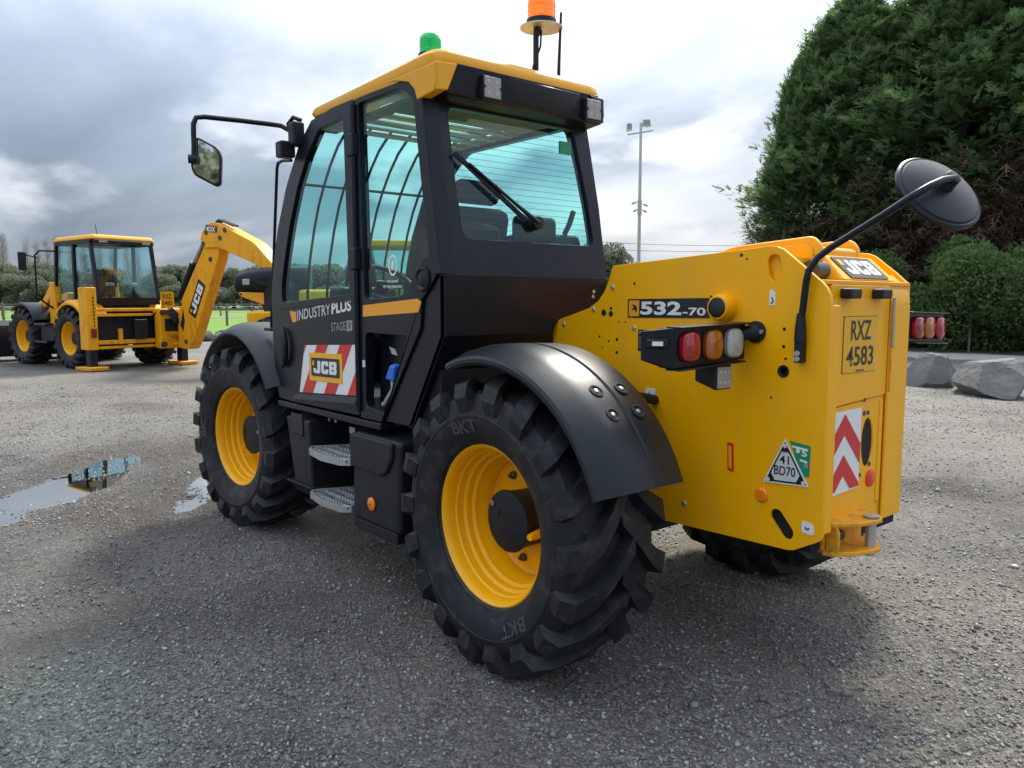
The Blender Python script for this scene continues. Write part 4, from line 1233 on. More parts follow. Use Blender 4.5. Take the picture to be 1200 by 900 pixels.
    for i in range(nh):
        j = (i + 1) % nh
        fs.append((n0 + i, n0 + j, n0 + nh + j, n0 + nh + i))
    roof = MB().add(vs, fs).build('roof', 'roof_yellow', TH, smooth=40)
    MB().pane(hole, lambda a, b: (a, b, hz(a) - 0.02)).build('roof_light', 'glass', roof, smooth=0)
    # rear corner drops
    for s, yo in ((1, 1.055), (-1, 0.03)):
        ya, yb = yo, yo - s * 0.055
        m = MB().poly([(0.86, 2.520), (0.72, 2.508), (0.615, 2.482), (0.565, 2.44), (0.545, 2.392), (0.415, 2.405), (0.393, 2.44), (0.398, 2.525)], PY(ya), (0, s, 0), 0.05)
        m.hexa([(0.393, ya - s * .004, 2.408), (0.382, yb, 2.41), (0.42, yb, 2.41), (0.42, ya - s * .004, 2.408)], [(0.393, ya - s * .004, 2.527), (0.384, yb - s * .055, 2.53), (0.42, yb - s * .055, 2.53), (0.42, ya - s * .004, 2.527)])
        m.build('roof_corner', 'roof_yellow' if s > 0 else 'black_cab', roof, bevel=0.010)
    # black visor under the rear roof edge, leaning in to the window head
    v = MB()
    v.hexa([(0.41, 0.99, 2.405), (0.41, 0.05, 2.405), (0.55, 0.05, 2.375), (0.55, 0.99, 2.375)], [(0.392, 0.955, 2.540), (0.392, 0.07, 2.540), (0.50, 0.07, 2.545), (0.50, 0.955, 2.545)])
    v.build('rear_visor', 'black_cab', roof, bevel=0.012)
    v = MB()
    v.hexa([(0.385, 0.62, 2.47), (0.385, 0.24, 2.47), (0.405, 0.24, 2.42), (0.405, 0.62, 2.42)], [(0.392, 0.66, 2.53), (0.392, 0.20, 2.53), (0.42, 0.20, 2.42), (0.42, 0.66, 2.42)])
    v.build('visor_panel', 'black_plastic', roof, bevel=0.01)
    for y in (0.765, 0.125):
        w = MB().box(0.374, 0.41, y - 0.052, y + 0.052, 2.405, 2.508).build('work_lamp', 'black_plastic', roof, bevel=0.006)
        w.parent = TH
        fc = [(y + .046, 2.412), (y + .046, 2.448), (y + .036, 2.456), (y + .046, 2.464), (y + .046, 2.502), (y - .046, 2.502), (y - .046, 2.464), (y - .036, 2.456), (y - .046, 2.448), (y - .046, 2.412)]
        MB().poly(fc, PX(0.370), (-1, 0, 0), 0.006).build('led_lens', 'led_face', w, bevel=0.002)
        for i in range(4):
            MB().lathe([(0, 0.010), (0.002, 0.009), (0.002, 0.0001)], (0.3705, y - .022 + .044 * (i % 2), 2.432 + .05 * (i // 2)), (-1, 0, 0), 8).build('led', 'lens_clear', w)
    # ---- interior
    se = MB()
    se.box(0.98, 1.46, 0.30, 0.80, 1.28, 1.42)
    st = se.build('seat', 'seat_fabric', TH, bevel=0.05)
    b = MB().hexa([(0.90, 0.30, 1.38), (0.90, 0.80, 1.38), (1.04, 0.80, 1.38), (1.04, 0.30, 1.38)], [(0.74, 0.34, 1.98), (0.74, 0.76, 1.98), (0.86, 0.76, 2.0), (0.86, 0.34, 2.0)])
    b.build('seat_back', 'seat_fabric', st, bevel=0.05)
    MB().box(0.74, 0.82, 0.42, 0.68, 2.0, 2.12).build('headrest', 'seat_fabric', st, bevel=0.035)
    MB().box(0.98, 1.40, 0.25, 0.78, 0.985, 1.27).build('seat_base', 'dark_void', st, bevel=0.03)
    MB().poly([(0.86, 1.825), (0.79, 1.825), (0.79, 1.875), (0.86, 1.875)], PX(0.60), (-1, 0, 0), 0.003).build('document_holder', 'offwhite', st)
    MB().box(0.46, 0.80, 0.10, 0.40, 0.99, 1.86).build('side_console', 'black_plastic', TH, bevel=0.05)
    MB().hexa([(0.60, 0.50, 1.30), (0.60, 0.86, 1.30), (0.72, 0.86, 1.30), (0.72, 0.50, 1.30)], [(0.56, 0.56, 1.88), (0.56, 0.86, 1.90), (0.64, 0.86, 1.90), (0.64, 0.56, 1.88)]).build('rear_trim', 'black_plastic', TH, bevel=0.04)
    MB().tube([(0.52, 0.86, 1.84), (0.52, 0.87, 1.95), (0.50, 0.86, 1.99), (0.49, 0.83, 1.97)], 0.016, 8).build('window_latch', 'black_plastic', TH)
    MB().tube([(0.50, 0.14, 1.97), (0.50, 0.17, 1.90), (0.50, 0.21, 1.84), (0.50, 0.25, 1.835)], 0.014, 8).build('window_latch', 'black_plastic', TH)
    MB().box(0.49, 0.50, 0.17, 0.245, 2.25, 2.31).build('glass_sticker', 'decal_green', TH)
    sw = MB()
    cx, cy, cz = 1.72, 0.55, 1.62
    ax = Vector((-0.55, 0, 0.83))
    s_ = Vector((0, 1, 0)); u_ = ax.cross(s_)
    sw.tube([Vector((cx, cy, cz)) + (s_ * math.cos(t * math.pi / 12) + u_ * math.sin(t * math.pi / 12)) * 0.19 for t in range(25)], 0.015, 8)
    sw.bar(Vector((cx, cy, cz)) - s_ * 0.18, Vector((cx, cy, cz)) + s_ * 0.18, 0.03, 0.02)
    wo = sw.build('steering_wheel', 'black_plastic', TH)
    MB().tube([(cx, cy, cz), (cx + 0.12, cy, cz - 0.22), (cx + 0.25, cy, cz - 0.62)], 0.045, 10).build('steering_column', 'black_plastic', wo)
    MB().box(1.88, 2.06, 0.35, 0.75, 1.45, 1.60).build('instrument_pod', 'black_plastic', TH, bevel=0.03)
    hm = MB()
    for k in range(18):
        z = 1.84 + 0.029 * k
        hm.box(xr(z) + .0195, xr(z) + .0205, 0.11 + (z - 1.8) * .07, 0.90, z, z + .0016)
    hm.build('heater_lines', 'dark_steel', TH, smooth=0, kind='stuff')
    # rear wiper
    wp = MB().tube([(xr(1.89) - .03, 0.48, 1.885), (xr(2.0) - .035, 0.62, 1.97), (xr(2.15) - .035, 0.86, 2.125)], 0.011, 6, rads=[.012, .008, .006]).build('rear_wiper', 'black_plastic', TH)
    MB().bar((xr(1.93) - .018, 0.545, 1.895), (xr(2.17) - .018, 0.925, 2.165), 0.012, 0.02).build('wiper_blade', 'black_cab', wp)
    MB().lathe([(-0.02, 0.035), (0.03, 0.03), (0.034, 0.0001)], (xr(1.885), 0.475, 1.885), (-1, 0, 0), 14).build('wiper_hub', 'black_plastic', wp)
    MB().box(xr(1.85) + .026, xr(1.85) + .10, 0.30, 0.56, 1.79, 1.93).build('wiper_motor_cover', 'black_plastic', TH, bevel=0.05)
    # ---- beacons and aerial
    g = MB().lathe([(-0.01, 0.056), (0.030, 0.055), (0.032, 0.048), (0.032, 0.0001)], (0.62, 0.93, 2.595), (0, 0, 1), 28).build('beacon', 'black_plastic', TH)
    MB().lathe([(0.032, 0.047), (0.045, 0.049), (0.060, 0.0475), (0.064, 0.0495), (0.080, 0.048), (0.084, 0.0495), (0.105, 0.047), (0.114, 0.040), (0.117, 0.0001)], (0.62, 0.93, 2.595), (0, 0, 1), 28).build('beacon_lens', 'beacon_green', g)
    st = MB().tube([(0.55, 0.355, 2.585), (0.55, 0.355, 2.80), (0.55, 0.345, 2.845)], 0.013, 10, rads=[.014, .014, .020]).build('beacon', 'black_plastic', TH)
    MB().tube([(0.545, 0.39, 2.59), (0.545, 0.375, 2.66), (0.545, 0.33, 2.76), (0.545, 0.325, 2.84)], 0.005, 6).build('beacon_cable', 'black_cab', st)
    MB().lathe([(0, 0.0001), (0, 0.105), (0.006, 0.105), (0.006, 0.0001)], (0.55, 0.32, 2.848), (0, 0, 1), 32).build('beacon_plate', 'galv', st)
    MB().lathe([(0.006, 0.075), (0.040, 0.073), (0.042, 0.0001)], (0.55, 0.32, 2.848), (0, 0, 1), 32).build('beacon_base', 'black_plastic', st)
    MB().lathe([(0.040, 0.066), (0.055, 0.069), (0.072, 0.0675), (0.076, 0.070), (0.095, 0.068), (0.10, 0.070), (0.13, 0.067), (0.16, 0.062), (0.175, 0.05), (0.18, 0.0001)], (0.55, 0.32, 2.848), (0, 0, 1), 32).build('beacon_lens', 'beacon_orange', st)
    MB().tube([(0.50, 0.25, 2.58), (0.50, 0.246, 2.70), (0.50, 0.235, 2.93)], 0.006, 6, rads=[.009, .008, .006]).build('aerial', 'black_plastic', TH)
    MB().box(0.58, 0.64, 0.49, 0.54, 2.59, 2.612).build('roof_fitting', 'black_plastic', TH, bevel=0.008)
    # ---- front left mirror on its hoop
    ma = MB().tube([(1.80, 1.03, 2.42), (1.86, 1.05, 2.47), (1.92, 1.08, 2.505), (1.95, 1.12, 2.512), (1.95, 1.30, 2.508), (1.95, 1.50, 2.500), (1.95, 1.545, 2.49), (1.95, 1.56, 2.455), (1.95, 1.562, 2.40), (1.95, 1.562, 2.25)], 0.014, 10).build('mirror_arm', 'black_cab', TH)
    def mpt(a, b, d):                     # mirror head, glass facing rearward
        n_ = Vector((-0.86, 0.50, -0.05)).normalized()
        s2 = Vector((0.50, 0.86, 0)).normalized()
        u2 = Vector((0, 0, 1))
        return Vector((1.94, 1.502, 2.265)) + s2 * a + u2 * b + n_ * d
    hd = rounded([(0.045, 0.125), (0.085, 0.06), (0.078, -0.065), (-0.01, -0.135), (-0.065, -0.125), (-0.082, 0.0), (-0.072, 0.06), (-0.01, 0.115)], 0.03, 3)
    hd = rounded([(0.075, 0.125), (0.085, -0.03), (0.070, -0.075), (-0.045, -0.135), (-0.068, -0.12), (-0.078, 0.03), (-0.06, 0.075), (0.035, 0.125)], 0.03, 3)
    mh = MB().poly(hd, lambda a, b: mpt(a, b, 0), mpt(0, 0, 1) - mpt(0, 0, 0), 0.05).build('mirror_head', 'black_plastic', TH, bevel=0.010)
    MB().poly([(a * .86, b * .88 - .0) for a, b in hd], lambda a, b: mpt(a, b, 0.0015), mpt(0, 0, 1) - mpt(0, 0, 0), 0.001).build('mirror_glass', 'mirror', mh, smooth=0)
    MB().lathe([(-0.025, 0.0001), (-0.025, 0.02), (0.02, 0.024), (0.022, 0.0001)], (1.95, 1.575, 2.27), (0.3, 1, 0), 12).build('mirror_clamp', 'black_plastic', mh)
    lb = MB().box(1.72, 1.80, 1.03, 1.10, 2.37, 2.50).build('mirror_bracket', 'black_plastic', TH, bevel=0.012)
    MB().box(1.78, 1.86, 1.06, 1.15, 2.31, 2.40).build('front_lamp', 'black_plastic', lb, bevel=0.012)
    MB().tube([(1.74, 1.045, 2.51), (1.78, 1.07, 2.53), (1.83, 1.08, 2.50), (1.80, 1.075, 2.44)], 0.012, 8).build('cable_loop', 'black_cab', lb)
    # grab rail standing on the front mudguard
    MB().tube([(1.98, 1.0, 2.33), (2.10, 1.0, 2.345), (2.165, 1.0, 2.34), (2.185, 1.0, 2.31), (2.34, 1.0, 1.40), (2.345, 1.0, 1.335)], 0.010, 8).build('grab_rail', 'black_cab', TH)
    MB().box(2.29, 2.40, 0.97, 1.03, 1.325, 1.345).build('rail_foot', 'black_plastic', TH, bevel=0.005)

def th_door():
    Y = 1.0515
    outer = [(1.128, 0.925), (1.97, 0.918), (2.138, 0.925), (2.185, 1.10), (2.205, 1.27), (2.209, 1.55), (2.158, 1.75), (2.09, 1.93), (1.948, 2.17), (1.762, 2.38), (1.60, 2.485), (1.35, 2.508), (1.128, 2.510)]
    win = rounded([(1.213, 1.548), (1.238, 2.435), (1.515, 2.425), (1.66, 2.31), (1.80, 2.145), (1.915, 1.945), (2.005, 1.74), (2.052, 1.60), (2.052, 1.502)], 0.025, 3)
    handle_cut = [(2.02, 1.36), (1.955, 1.33), (1.94, 1.22), (1.95, 1.13), (2.02, 1.10)]
    d = MB().poly(outer, PY(Y), (0, 1, 0), 0.045, [win]).build('cab_door', 'black_cab', TH, bevel=0.009)
    MB().pane(win, PY(Y - 0.014)).build('door_window', 'glass', d, smooth=0)
    for z in (2.285, 1.725):
        MB().box(1.095, 1.165, Y - 0.01, Y + 0.028, z - 0.055, z + 0.055).build('door_hinge', 'black_plastic', d, bevel=0.008)
    MB().tube([(1.122, Y + .006, 0.95), (1.122, Y + .006, 2.48)], 0.014, 8).build('hinge_rod', 'black_cab', d)
    # curved pull handle
    hp = []
    for k in range(9):
        t = -1.15 + 2.3 * k / 8
        hp.append((2.075 - 0.11 * math.cos(t) + 0.0, Y + 0.016, 1.235 + 0.135 * math.sin(t)))
    MB().tube([(2.06 - 0.085 * math.cos(-1.2 + 2.4 * k / 8), Y + 0.012 + .012 * math.cos(-1.2 + 2.4 * k / 8), 1.235 - 0.125 * math.sin(-1.2 + 2.4 * k / 8)) for k in range(9)], 0.014, 8, rads=[.006, .011, .014, .016, .017, .018, .018, .016, .008]).build('door_handle', 'fender_plastic', d)
    MB().poly(ellipse(2.035, 1.24, 0.05, 0.12, 20), PY(Y + 0.002), (0, 1, 0), 0.002).build('handle_cup_shade', 'dark_void', d)  # flat dark ellipse, shade of the hollow behind the handle painted on
    # pressed frame lines
    MB().bar((2.07, Y + .003, 1.465), (1.15, Y + .003, 1.520), 0.008, 0.006).build('door_swage', 'fender_plastic', d)
    # bumper strip under the striped panel
    MB().hexa([(1.90, Y, 0.938), (1.125, Y, 0.985), (1.125, Y + .028, 0.985), (1.90, Y + .028, 0.938)], [(1.87, Y, 0.975), (1.125, Y, 1.022), (1.125, Y + .014, 1.022), (1.87, Y + .014, 0.975)]).build('door_kick_strip', 'fender_plastic', d, bevel=0.004)
    # striped panel with the maker's badge
    q = [(1.832, 0.985), (1.136, 1.028), (1.142, 1.290), (1.752, 1.262)]
    pn = MB().poly(q, PY(Y + 0.0035), (0, 1, 0), 0.003).build('striped_panel', 'white', d, smooth=0)
    pn.parent = TH
    def clip_poly(poly, tests):
        for nx, nz, c in tests:
            out = []
            for i in range(len(poly)):
                p0, p1 = poly[i - 1], poly[i]
                f0, f1 = p0[0] * nx + p0[1] * nz - c, p1[0] * nx + p1[1] * nz - c
                if (f0 >= 0) != (f1 >= 0):
                    t = f0 / (f0 - f1); out.append((p0[0] + (p1[0] - p0[0]) * t, p0[1] + (p1[1] - p0[1]) * t))
                if f1 >= 0:
                    out.append(p1)
            poly = out
            if not poly:
                break
        return poly
    m = MB()
    # stripes lean: lower end further forward (+x)
    for k in range(-1, 4):
        x0 = 1.19 + k * 0.262          # position at z = 1.28 measured forward
        sl = 0.72                       # shift forward per metre downwards
        # band between x + (z-1.28)*sl = x0 .. x0+.131
        band = clip_poly(q, [(1, sl, x0 + 1.28 * sl), (-1, -sl, -(x0 + 0.131 + 1.28 * sl))])
        if band and len(band) > 2:
            m.poly(band, PY(Y + 0.0048), (0, 1, 0), 0.001)
    m.build('red_stripes', 'red', pn, smooth=0)
    maker_logo(pn, (1.690, Y + 0.004, 1.066), (-1, 0, 0.025), (0, 0, 1), 0.395, 0.158, border='decal_yellow')
    # lettering
    text('INDUSTRY', 'door_lettering', 'offwhite', d, (1.842, Y + 0.001, 1.400), (-1, 0, 0.098), (0, 0, 1), 0.42, 0.060, bold=0.008)
    text('PLUS', 'door_lettering', 'white', d, (1.410, Y + 0.001, 1.442), (-1, 0, 0.098), (0, 0, 1), 0.222, 0.060, bold=0.035)
    MB().poly([(1.945, 1.456), (1.935, 1.436), (1.908, 1.388), (1.857, 1.394), (1.854, 1.451)], PY(Y + 0.0012), (0, 1, 0), 0.001).build('lettering_flash', 'decal_orange', d)
    text('STAGE', 'door_lettering', 'grey_print', d, (1.42, Y + 0.001, 1.350), (-1, 0, 0.07), (0, 0, 1), 0.165, 0.046, bold=0.006)
    MB().poly([(1.245, 1.356), (1.182, 1.360), (1.182, 1.416), (1.245, 1.412)], PY(Y + 0.0012), (0, 1, 0), 0.001).build('stage_box', 'grey_print', d)
    text('V', 'door_lettering', 'decal_black', d, (1.230, Y + 0.002, 1.366), (-1, 0, 0), (0, 0, 1), 0.034, 0.040, bold=0.006)
    # sill below door and quarter panel
    MB().box(0.90, 2.14, 0.98, 1.062, 0.875, 0.912).build('cab_sill', 'black_cab', TH, bevel=0.008)

def th_steps():
    # battery box in front, tank behind, two treads between
    b1 = MB().hexa([(1.66, 0.72, 0.43), (1.90, 0.72, 0.43), (1.90, 1.07, 0.43), (1.66, 1.07, 0.43)], [(1.66, 0.72, 0.855), (1.97, 0.72, 0.855), (1.97, 1.085, 0.835), (1.66, 1.085, 0.835)]).build('battery_box', 'black_plastic', TH, bevel=0.014)
    MB().poly(rounded([(1.735, 0.745), (1.885, 0.745), (1.885, 0.865), (1.735, 0.865)], .008), PY(1.089), (0, 1, 0.05), 0.006).build('latch_cover', 'black_cab', b1)
    MB().box(1.735, 1.885, 1.084, 1.093, 0.737, 0.742).build('latch_edge', 'fender_plastic', b1)
    MB().hexa([(1.64, 0.75, 0.37), (1.93, 0.75, 0.37), (1.93, 1.03, 0.37), (1.64, 1.03, 0.37)], [(1.64, 0.75, 0.455), (1.98, 0.75, 0.455), (1.98, 1.10, 0.455), (1.64, 1.10, 0.455)]).build('box_skirt', 'black_plastic', TH, bevel=0.012)
    b2 = MB()
    b2.hexa([(0.70, 0.55, 0.385), (1.17, 0.55, 0.385), (1.17, 1.085, 0.385), (0.70, 1.085, 0.385)], [(0.70, 0.55, 0.845), (1.17, 0.55, 0.845), (1.17, 1.075, 0.845), (0.70, 1.075, 0.845)])
    t = b2.build('fuel_tank', 'black_plastic', TH, bevel=0.03)
    # moulded lip on the upper face
    m = MB().poly(rounded([(1.165, 0.838), (0.745, 0.838), (0.745, 0.76), (0.80, 0.68), (0.86, 0.655), (1.165, 0.662)], .02, 3), PY(1.096), (0, 1, 0.0), 0.03)
    m.build('tank_lip', 'black_plastic', t, bevel=0.014)
    MB().box(0.735, 1.168, 0.60, 1.075, 0.335, 0.392).build('tank_skirt', 'black_plastic', t, bevel=0.01)
    MB().lathe([(0, 0.035), (0.006, 0.034), (0.010, 0.026), (0.011, 0.0001)], (0.955, 1.086, 0.50), (0, 1, 0), 22).build('side_reflector', 'reflector_orange', t)
    MB().lathe([(0.011, 0.006), (0.013, 0.005), (0.013, 0.0001)], (0.955, 1.086, 0.50), (0, 1, 0), 8).build('reflector_screw', 'rusty', t)
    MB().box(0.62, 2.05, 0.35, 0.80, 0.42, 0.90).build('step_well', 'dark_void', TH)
    for z in (0.695, 0.445):
        s = MB()
        pl = [(1.175, 0.83), (1.175, 1.085), (1.22, 1.125), (1.40, 1.145), (1.60, 1.115), (1.655, 1.075), (1.56, 0.83)]
        pi = [(1.19, 0.845), (1.19, 1.08), (1.225, 1.108), (1.40, 1.126), (1.595, 1.098), (1.636, 1.068), (1.55, 0.845)]
        s.poly(pl, lambda a, b: (a, b, z), (0, 0, 1), 0.038, [pi])
        for k in range(4):
            y = 0.87 + 0.07 * k
            s.box(1.185, 1.60 - 0.012 * k, y, y + 0.026, z - 0.022, z - 0.006)
        o = s.build('step_tread', 'galv', TH, bevel=0.002)
        m = MB()
        for k in range(4):
            for j in range(12):
                x, y = 1.21 + j * 0.031, 0.87 + 0.07 * k
                m.hexa([(x, y + .002, z - .0065), (x + .016, y + .002, z - .0065), (x + .016, y + .024, z - .0065), (x, y + .024, z - .0065)], [(x + .004, y + .006, z + .004), (x + .012, y + .006, z + .004), (x + .012, y + .020, z + .004), (x + .004, y + .020, z + .004)])
        m.build('grip_teeth', 'galv', o, smooth=0, kind='stuff')
        MB().box(1.36, 1.42, 0.79, 0.86, z - 0.04, z + 0.10).build('tread_bracket', 'black_plastic', o)
    MB().box(1.29, 1.35, 0.99, 0.994, 0.80, 0.835).build('sill_label', 'grey_print', TH)
    for x in (1.60, 1.52):
        MB().lathe([(0, 0.012), (0.006, 0.010), (0.006, 0.0001)], (x, 0.985, 0.845), (0, 1, 0), 10).build('bolt', 'galv', TH)
    # inner wheel arch panels
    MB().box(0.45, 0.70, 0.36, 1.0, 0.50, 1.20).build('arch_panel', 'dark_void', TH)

def th_tail_mirror():
    base = MB().box(-0.955, -0.925, 0.362, 0.402, 1.290, 1.385).build('tail_mirror_bracket', 'black_plastic', TH, bevel=0.006)
    for z in (1.305, 1.325):
        MB().lathe([(0, 0.011), (0.008, 0.009), (0.008, 0.0001)], (-0.94, 0.402, z), (0, 1, 0), 10).build('bolt', 'galv', base)
    MB().tube([(-0.942, 0.388, 1.37), (-0.942, 0.388, 1.42), (-0.942, 0.388, 1.47)], 0.02, 10, rads=[.022, .020, .014]).build('socket', 'black_plastic', base)
    pts = [(-0.944, 0.388, 1.44), (-0.957, 0.388, 1.58), (-0.964, 0.386, 1.62), (-0.985, 0.370, 1.665), (-1.02, 0.347, 1.700), (-1.195, 0.345, 1.795), (-1.285, 0.325, 1.855), (-1.312, 0.27, 1.888), (-1.325, 0.20, 1.913), (-1.335, 0.132, 1.926)]
    MB().tube(pts, 0.0125, 12).build('tail_mirror_arm', 'black_cab', TH)
    nb = Vector((-0.751, 0.314, 0.581)).normalized()      # back of the dish: up, rearward
    c = Vector((-1.330, 0.136, 1.925)) - nb * 0.075
    r = nb.cross(Vector((0, 0, 1))).normalized(); u = r.cross(nb)
    ds = MB().lathe([(-0.012, 0.146), (-0.004, 0.158), (0.008, 0.160), (0.014, 0.153), (0.013, 0.145), (0.019, 0.141), (0.028, 0.11), (0.036, 0.065), (0.039, 0.03), (0.066, 0.026), (0.068, 0.0001)], c, nb, 48).build('tail_mirror', 'fender_plastic', TH)
    MB().lathe([(-0.006, 0.147), (-0.020, 0.12), (-0.032, 0.075), (-0.038, 0.0001)], c, nb, 40).build('mirror_glass', 'mirror', ds)
    e = c + nb * 0.072
    MB().lathe([(-0.012, 0.026), (0.012, 0.026), (0.016, 0.02), (0.016, 0.0001)], e, nb, 14).build('mirror_knob', 'black_plastic', ds)
    MB().lathe([(0, 0.012), (0.03, 0.012), (0.034, 0.0001)], e, (r * .95 + u * .3), 10).build('clamp_bolt', 'dark_steel', ds)

th_cab()
th_door()
th_steps()
th_tail_mirror()

# ------------------------------------------------------------------ backhoe loader in the yard behind
def backhoe():
    B = thing('backhoe_loader', 'yellow backhoe loader with raised digging arm parked beside the green field', 'backhoe', (17.62, -1.62, 0), R(15))
    S = 1.12
    for x, y in ((0, 1), (2.25, 1), (0, -1), (2.25, -1)):
        w = copy_tree(WHEEL, B)
        w.scale = (S, S * y, S); w.location = (x, 1.08 * y, 0.675); w.rotation_euler = (0, R(40 * x + 20), 0)
    for x in (0, 2.25):
        MB().lathe([(-0.8, 0.13), (-0.2, 0.2), (0.2, 0.2), (0.8, 0.13)], (x, 0, 0.675), n=14).build('axle', 'dark_steel', B)
    MB().box(-0.6, 3.3, -0.45, 0.45, 0.62, 1.15).build('chassis', 'dark_void', B, bevel=0.03)
    # bonnet and loader towers
    bn = MB().hexa([(1.45, -0.42, 1.15), (3.2, -0.40, 1.15), (3.2, 0.40, 1.15), (1.45, 0.42, 1.15)], [(1.45, -0.40, 1.72), (3.1, -0.34, 1.50), (3.1, 0.34, 1.50), (1.45, 0.40, 1.72)]).build('bonnet', 'yellow_used', B, bevel=0.05)
    for s in (1, -1):
        MB().hexa([(1.15, s * .62, 0.95), (1.55, s * .62, 0.95), (1.55, s * .78, 0.95), (1.15, s * .78, 0.95)], [(1.30, s * .62, 1.95), (1.50, s * .62, 1.95), (1.50, s * .78, 1.95), (1.30, s * .78, 1.95)]).build('loader_tower', 'yellow_used', B, bevel=0.02)
        MB().bar((1.42, s * .70, 1.82), (2.35, s * .70, 1.02), 0.13, 0.20).build('loader_arm', 'yellow_used', B, bevel=0.02)
        MB().bar((2.35, s * .70, 1.05), (3.75, s * .70, 0.40), 0.13, 0.22).build('loader_arm', 'yellow_used', B, bevel=0.02)
        MB().tube([(1.55, s * .70, 1.25), (2.5, s * .70, 0.95)], 0.05, 10).build('lift_ram', 'dark_steel', B)
    # front bucket
    pr = [(3.55, 0.12), (4.45, 0.06), (4.45, 0.12), (3.75, 0.22), (3.62, 0.50), (3.66, 0.78), (3.90, 0.98), (3.86, 1.02), (3.58, 0.90), (3.48, 0.55)]
    MB().poly(pr, PY(1.18), (0, 1, 0), 2.36).build('front_bucket', 'black_plastic', B, bevel=0.01)
    # cab
    pc = [(-0.55, 1.42), (-0.62, 1.60), (-0.40, 2.86), (1.22, 2.86), (1.38, 1.55), (1.30, 1.15), (0.75, 1.15)]
    for s in (1, -1):
        m = MB()
        y = 0.70 * s
        for a, b, w in (((-0.60, 1.52), (-0.36, 2.84), .09), ((0.42, 1.2), (0.40, 2.84), .08), ((1.36, 1.5), (1.20, 2.84), .07), ((-0.60, 1.5), (1.36, 1.42), .10), ((-0.38, 2.82), (1.20, 2.82), .08), ((0.72, 1.12), (1.34, 1.12), .08), ((1.36, 1.5), (1.32, 1.12), .07)):
            m.bar((a[0], y, a[1]), (b[0], y, b[1]), w, 0.07, up=(0, 1, 0))
        m.build('cab_frame', 'black_cab', B, bevel=0.008)
        q = [(-0.53, 1.56), (-0.33, 2.80), (1.17, 2.80), (1.32, 1.50)]
        MB().pane(q, PY(0.68 * s)).build('side_window', 'glass_far', B, smooth=0)
    for a, b in (((-0.62, 1.42), (-0.62, 1.58)), ((-0.40, 2.78), (-0.36, 2.87)), ((1.22, 2.78), (1.20, 2.87)), ((1.36, 1.40), (1.36, 1.52))):
        MB().hexa([(a[0] - .03, -0.71, a[1]), (a[0] + .03, -0.71, a[1]), (a[0] + .03, 0.71, a[1]), (a[0] - .03, 0.71, a[1])], [(b[0] - .03, -0.71, b[1]), (b[0] + .03, -0.71, b[1]), (b[0] + .03, 0.71, b[1]), (b[0] - .03, 0.71, b[1])]).build('cab_crossbar', 'black_cab', B)
    MB().add([(-0.615, -0.66, 1.56), (-0.615, 0.66, 1.56), (-0.385, 0.66, 2.80), (-0.385, -0.66, 2.80)], [(0, 1, 2, 3)]).build('rear_window', 'glass_far', B, smooth=0)
    MB().add([(1.365, -0.66, 1.5), (1.365, 0.66, 1.5), (1.20, 0.66, 2.80), (1.20, -0.66, 2.80)], [(0, 1, 2, 3)]).build('front_window', 'glass_far', B, smooth=0)
    MB().box(-0.45, 1.3, -0.66, 0.66, 1.13, 1.42).build('cab_floor', 'dark_void', B)
    MB().hexa([(-0.50, -0.76, 2.87), (1.36, -0.76, 2.86), (1.36, 0.76, 2.86), (-0.50, 0.76, 2.87)], [(-0.44, -0.69, 2.985), (1.20, -0.69, 2.975), (1.20, 0.69, 2.975), (-0.44, 0.69, 2.985)]).build('roof', 'roof_yellow', B, bevel=0.05, seg=3)
    MB().box(-0.52, -0.44, -0.7, 0.7, 2.79, 2.87).build('roof_lamp_bar', 'black_plastic', B, bevel=0.02)
    for y in (-0.5, 0.5):
        MB().box(-0.545, -0.515, y - .09, y + .09, 2.80, 2.86).build('work_lamp', 'led_face', B)
    MB().box(0.0, 0.5, -0.28, 0.28, 1.45, 1.60).build('seat', 'seat_fabric', B, bevel=0.06)
    MB().box(0.42, 0.56, -0.26, 0.26, 1.60, 2.25).build('seat_back', 'seat_fabric', B, bevel=0.06)
    MB().lathe([(0, 0.20), (0.02, 0.22), (0.04, 0.20)], (0.9, 0, 1.85), (-.4, 0, .9), 20).build('steering_wheel', 'black_plastic', B)
    for y in (-0.3, 0.25):
        MB().tube([(-0.2, y, 1.4), (-0.25, y, 1.85)], 0.03, 8).build('control_lever', 'black_plastic', B)
        MB().box(-0.32, -0.18, y - .08, y + .08, 1.84, 1.93).build('lever_pod', 'grey_print', B, bevel=0.03)
    MB().tube([(0.1, 0.3, 2.98), (0.12, 0.32, 3.25)], 0.008, 5).build('aerial', 'black_plastic', B)
    # mirror and rail on the left front of the cab
    MB().tube([(1.34, 0.73, 1.3), (1.36, 1.12, 1.6), (1.30, 1.14, 2.55), (1.27, 1.05, 2.66), (1.24, 0.73, 2.66)], 0.022, 8).build('grab_rail', 'black_cab', B)
    MB().tube([(1.26, 1.10, 2.5), (1.30, 1.35, 2.55)], 0.015, 6).build('mirror_arm', 'black_cab', B)
    MB().box(1.28, 1.33, 1.32, 1.50, 2.20, 2.62).build('mirror', 'black_plastic', B, bevel=0.04)
    # mudguards
    secf = [(0.70, 0.78), (0.72, 0.80), (1.08, 0.80), (1.12, 0.78), (1.12, 0.74)]
    fender('front_mudguard', 2.25, 0.675, 50, 150, secf, B)
    fender('front_mudguard', 2.25, 0.675, 50, 150, secf, B, sy=-1)
    secr = [(0.55, 0.84), (0.60, 0.88), (1.02, 0.86), (1.10, 0.80), (1.10, 0.76)]
    fender('rear_mudguard', 0, 0.675, 38, 150, secr, B, material='yellow_used')
    fender('rear_mudguard', 0, 0.675, 38, 150, secr, B, material='yellow_used', sy=-1)
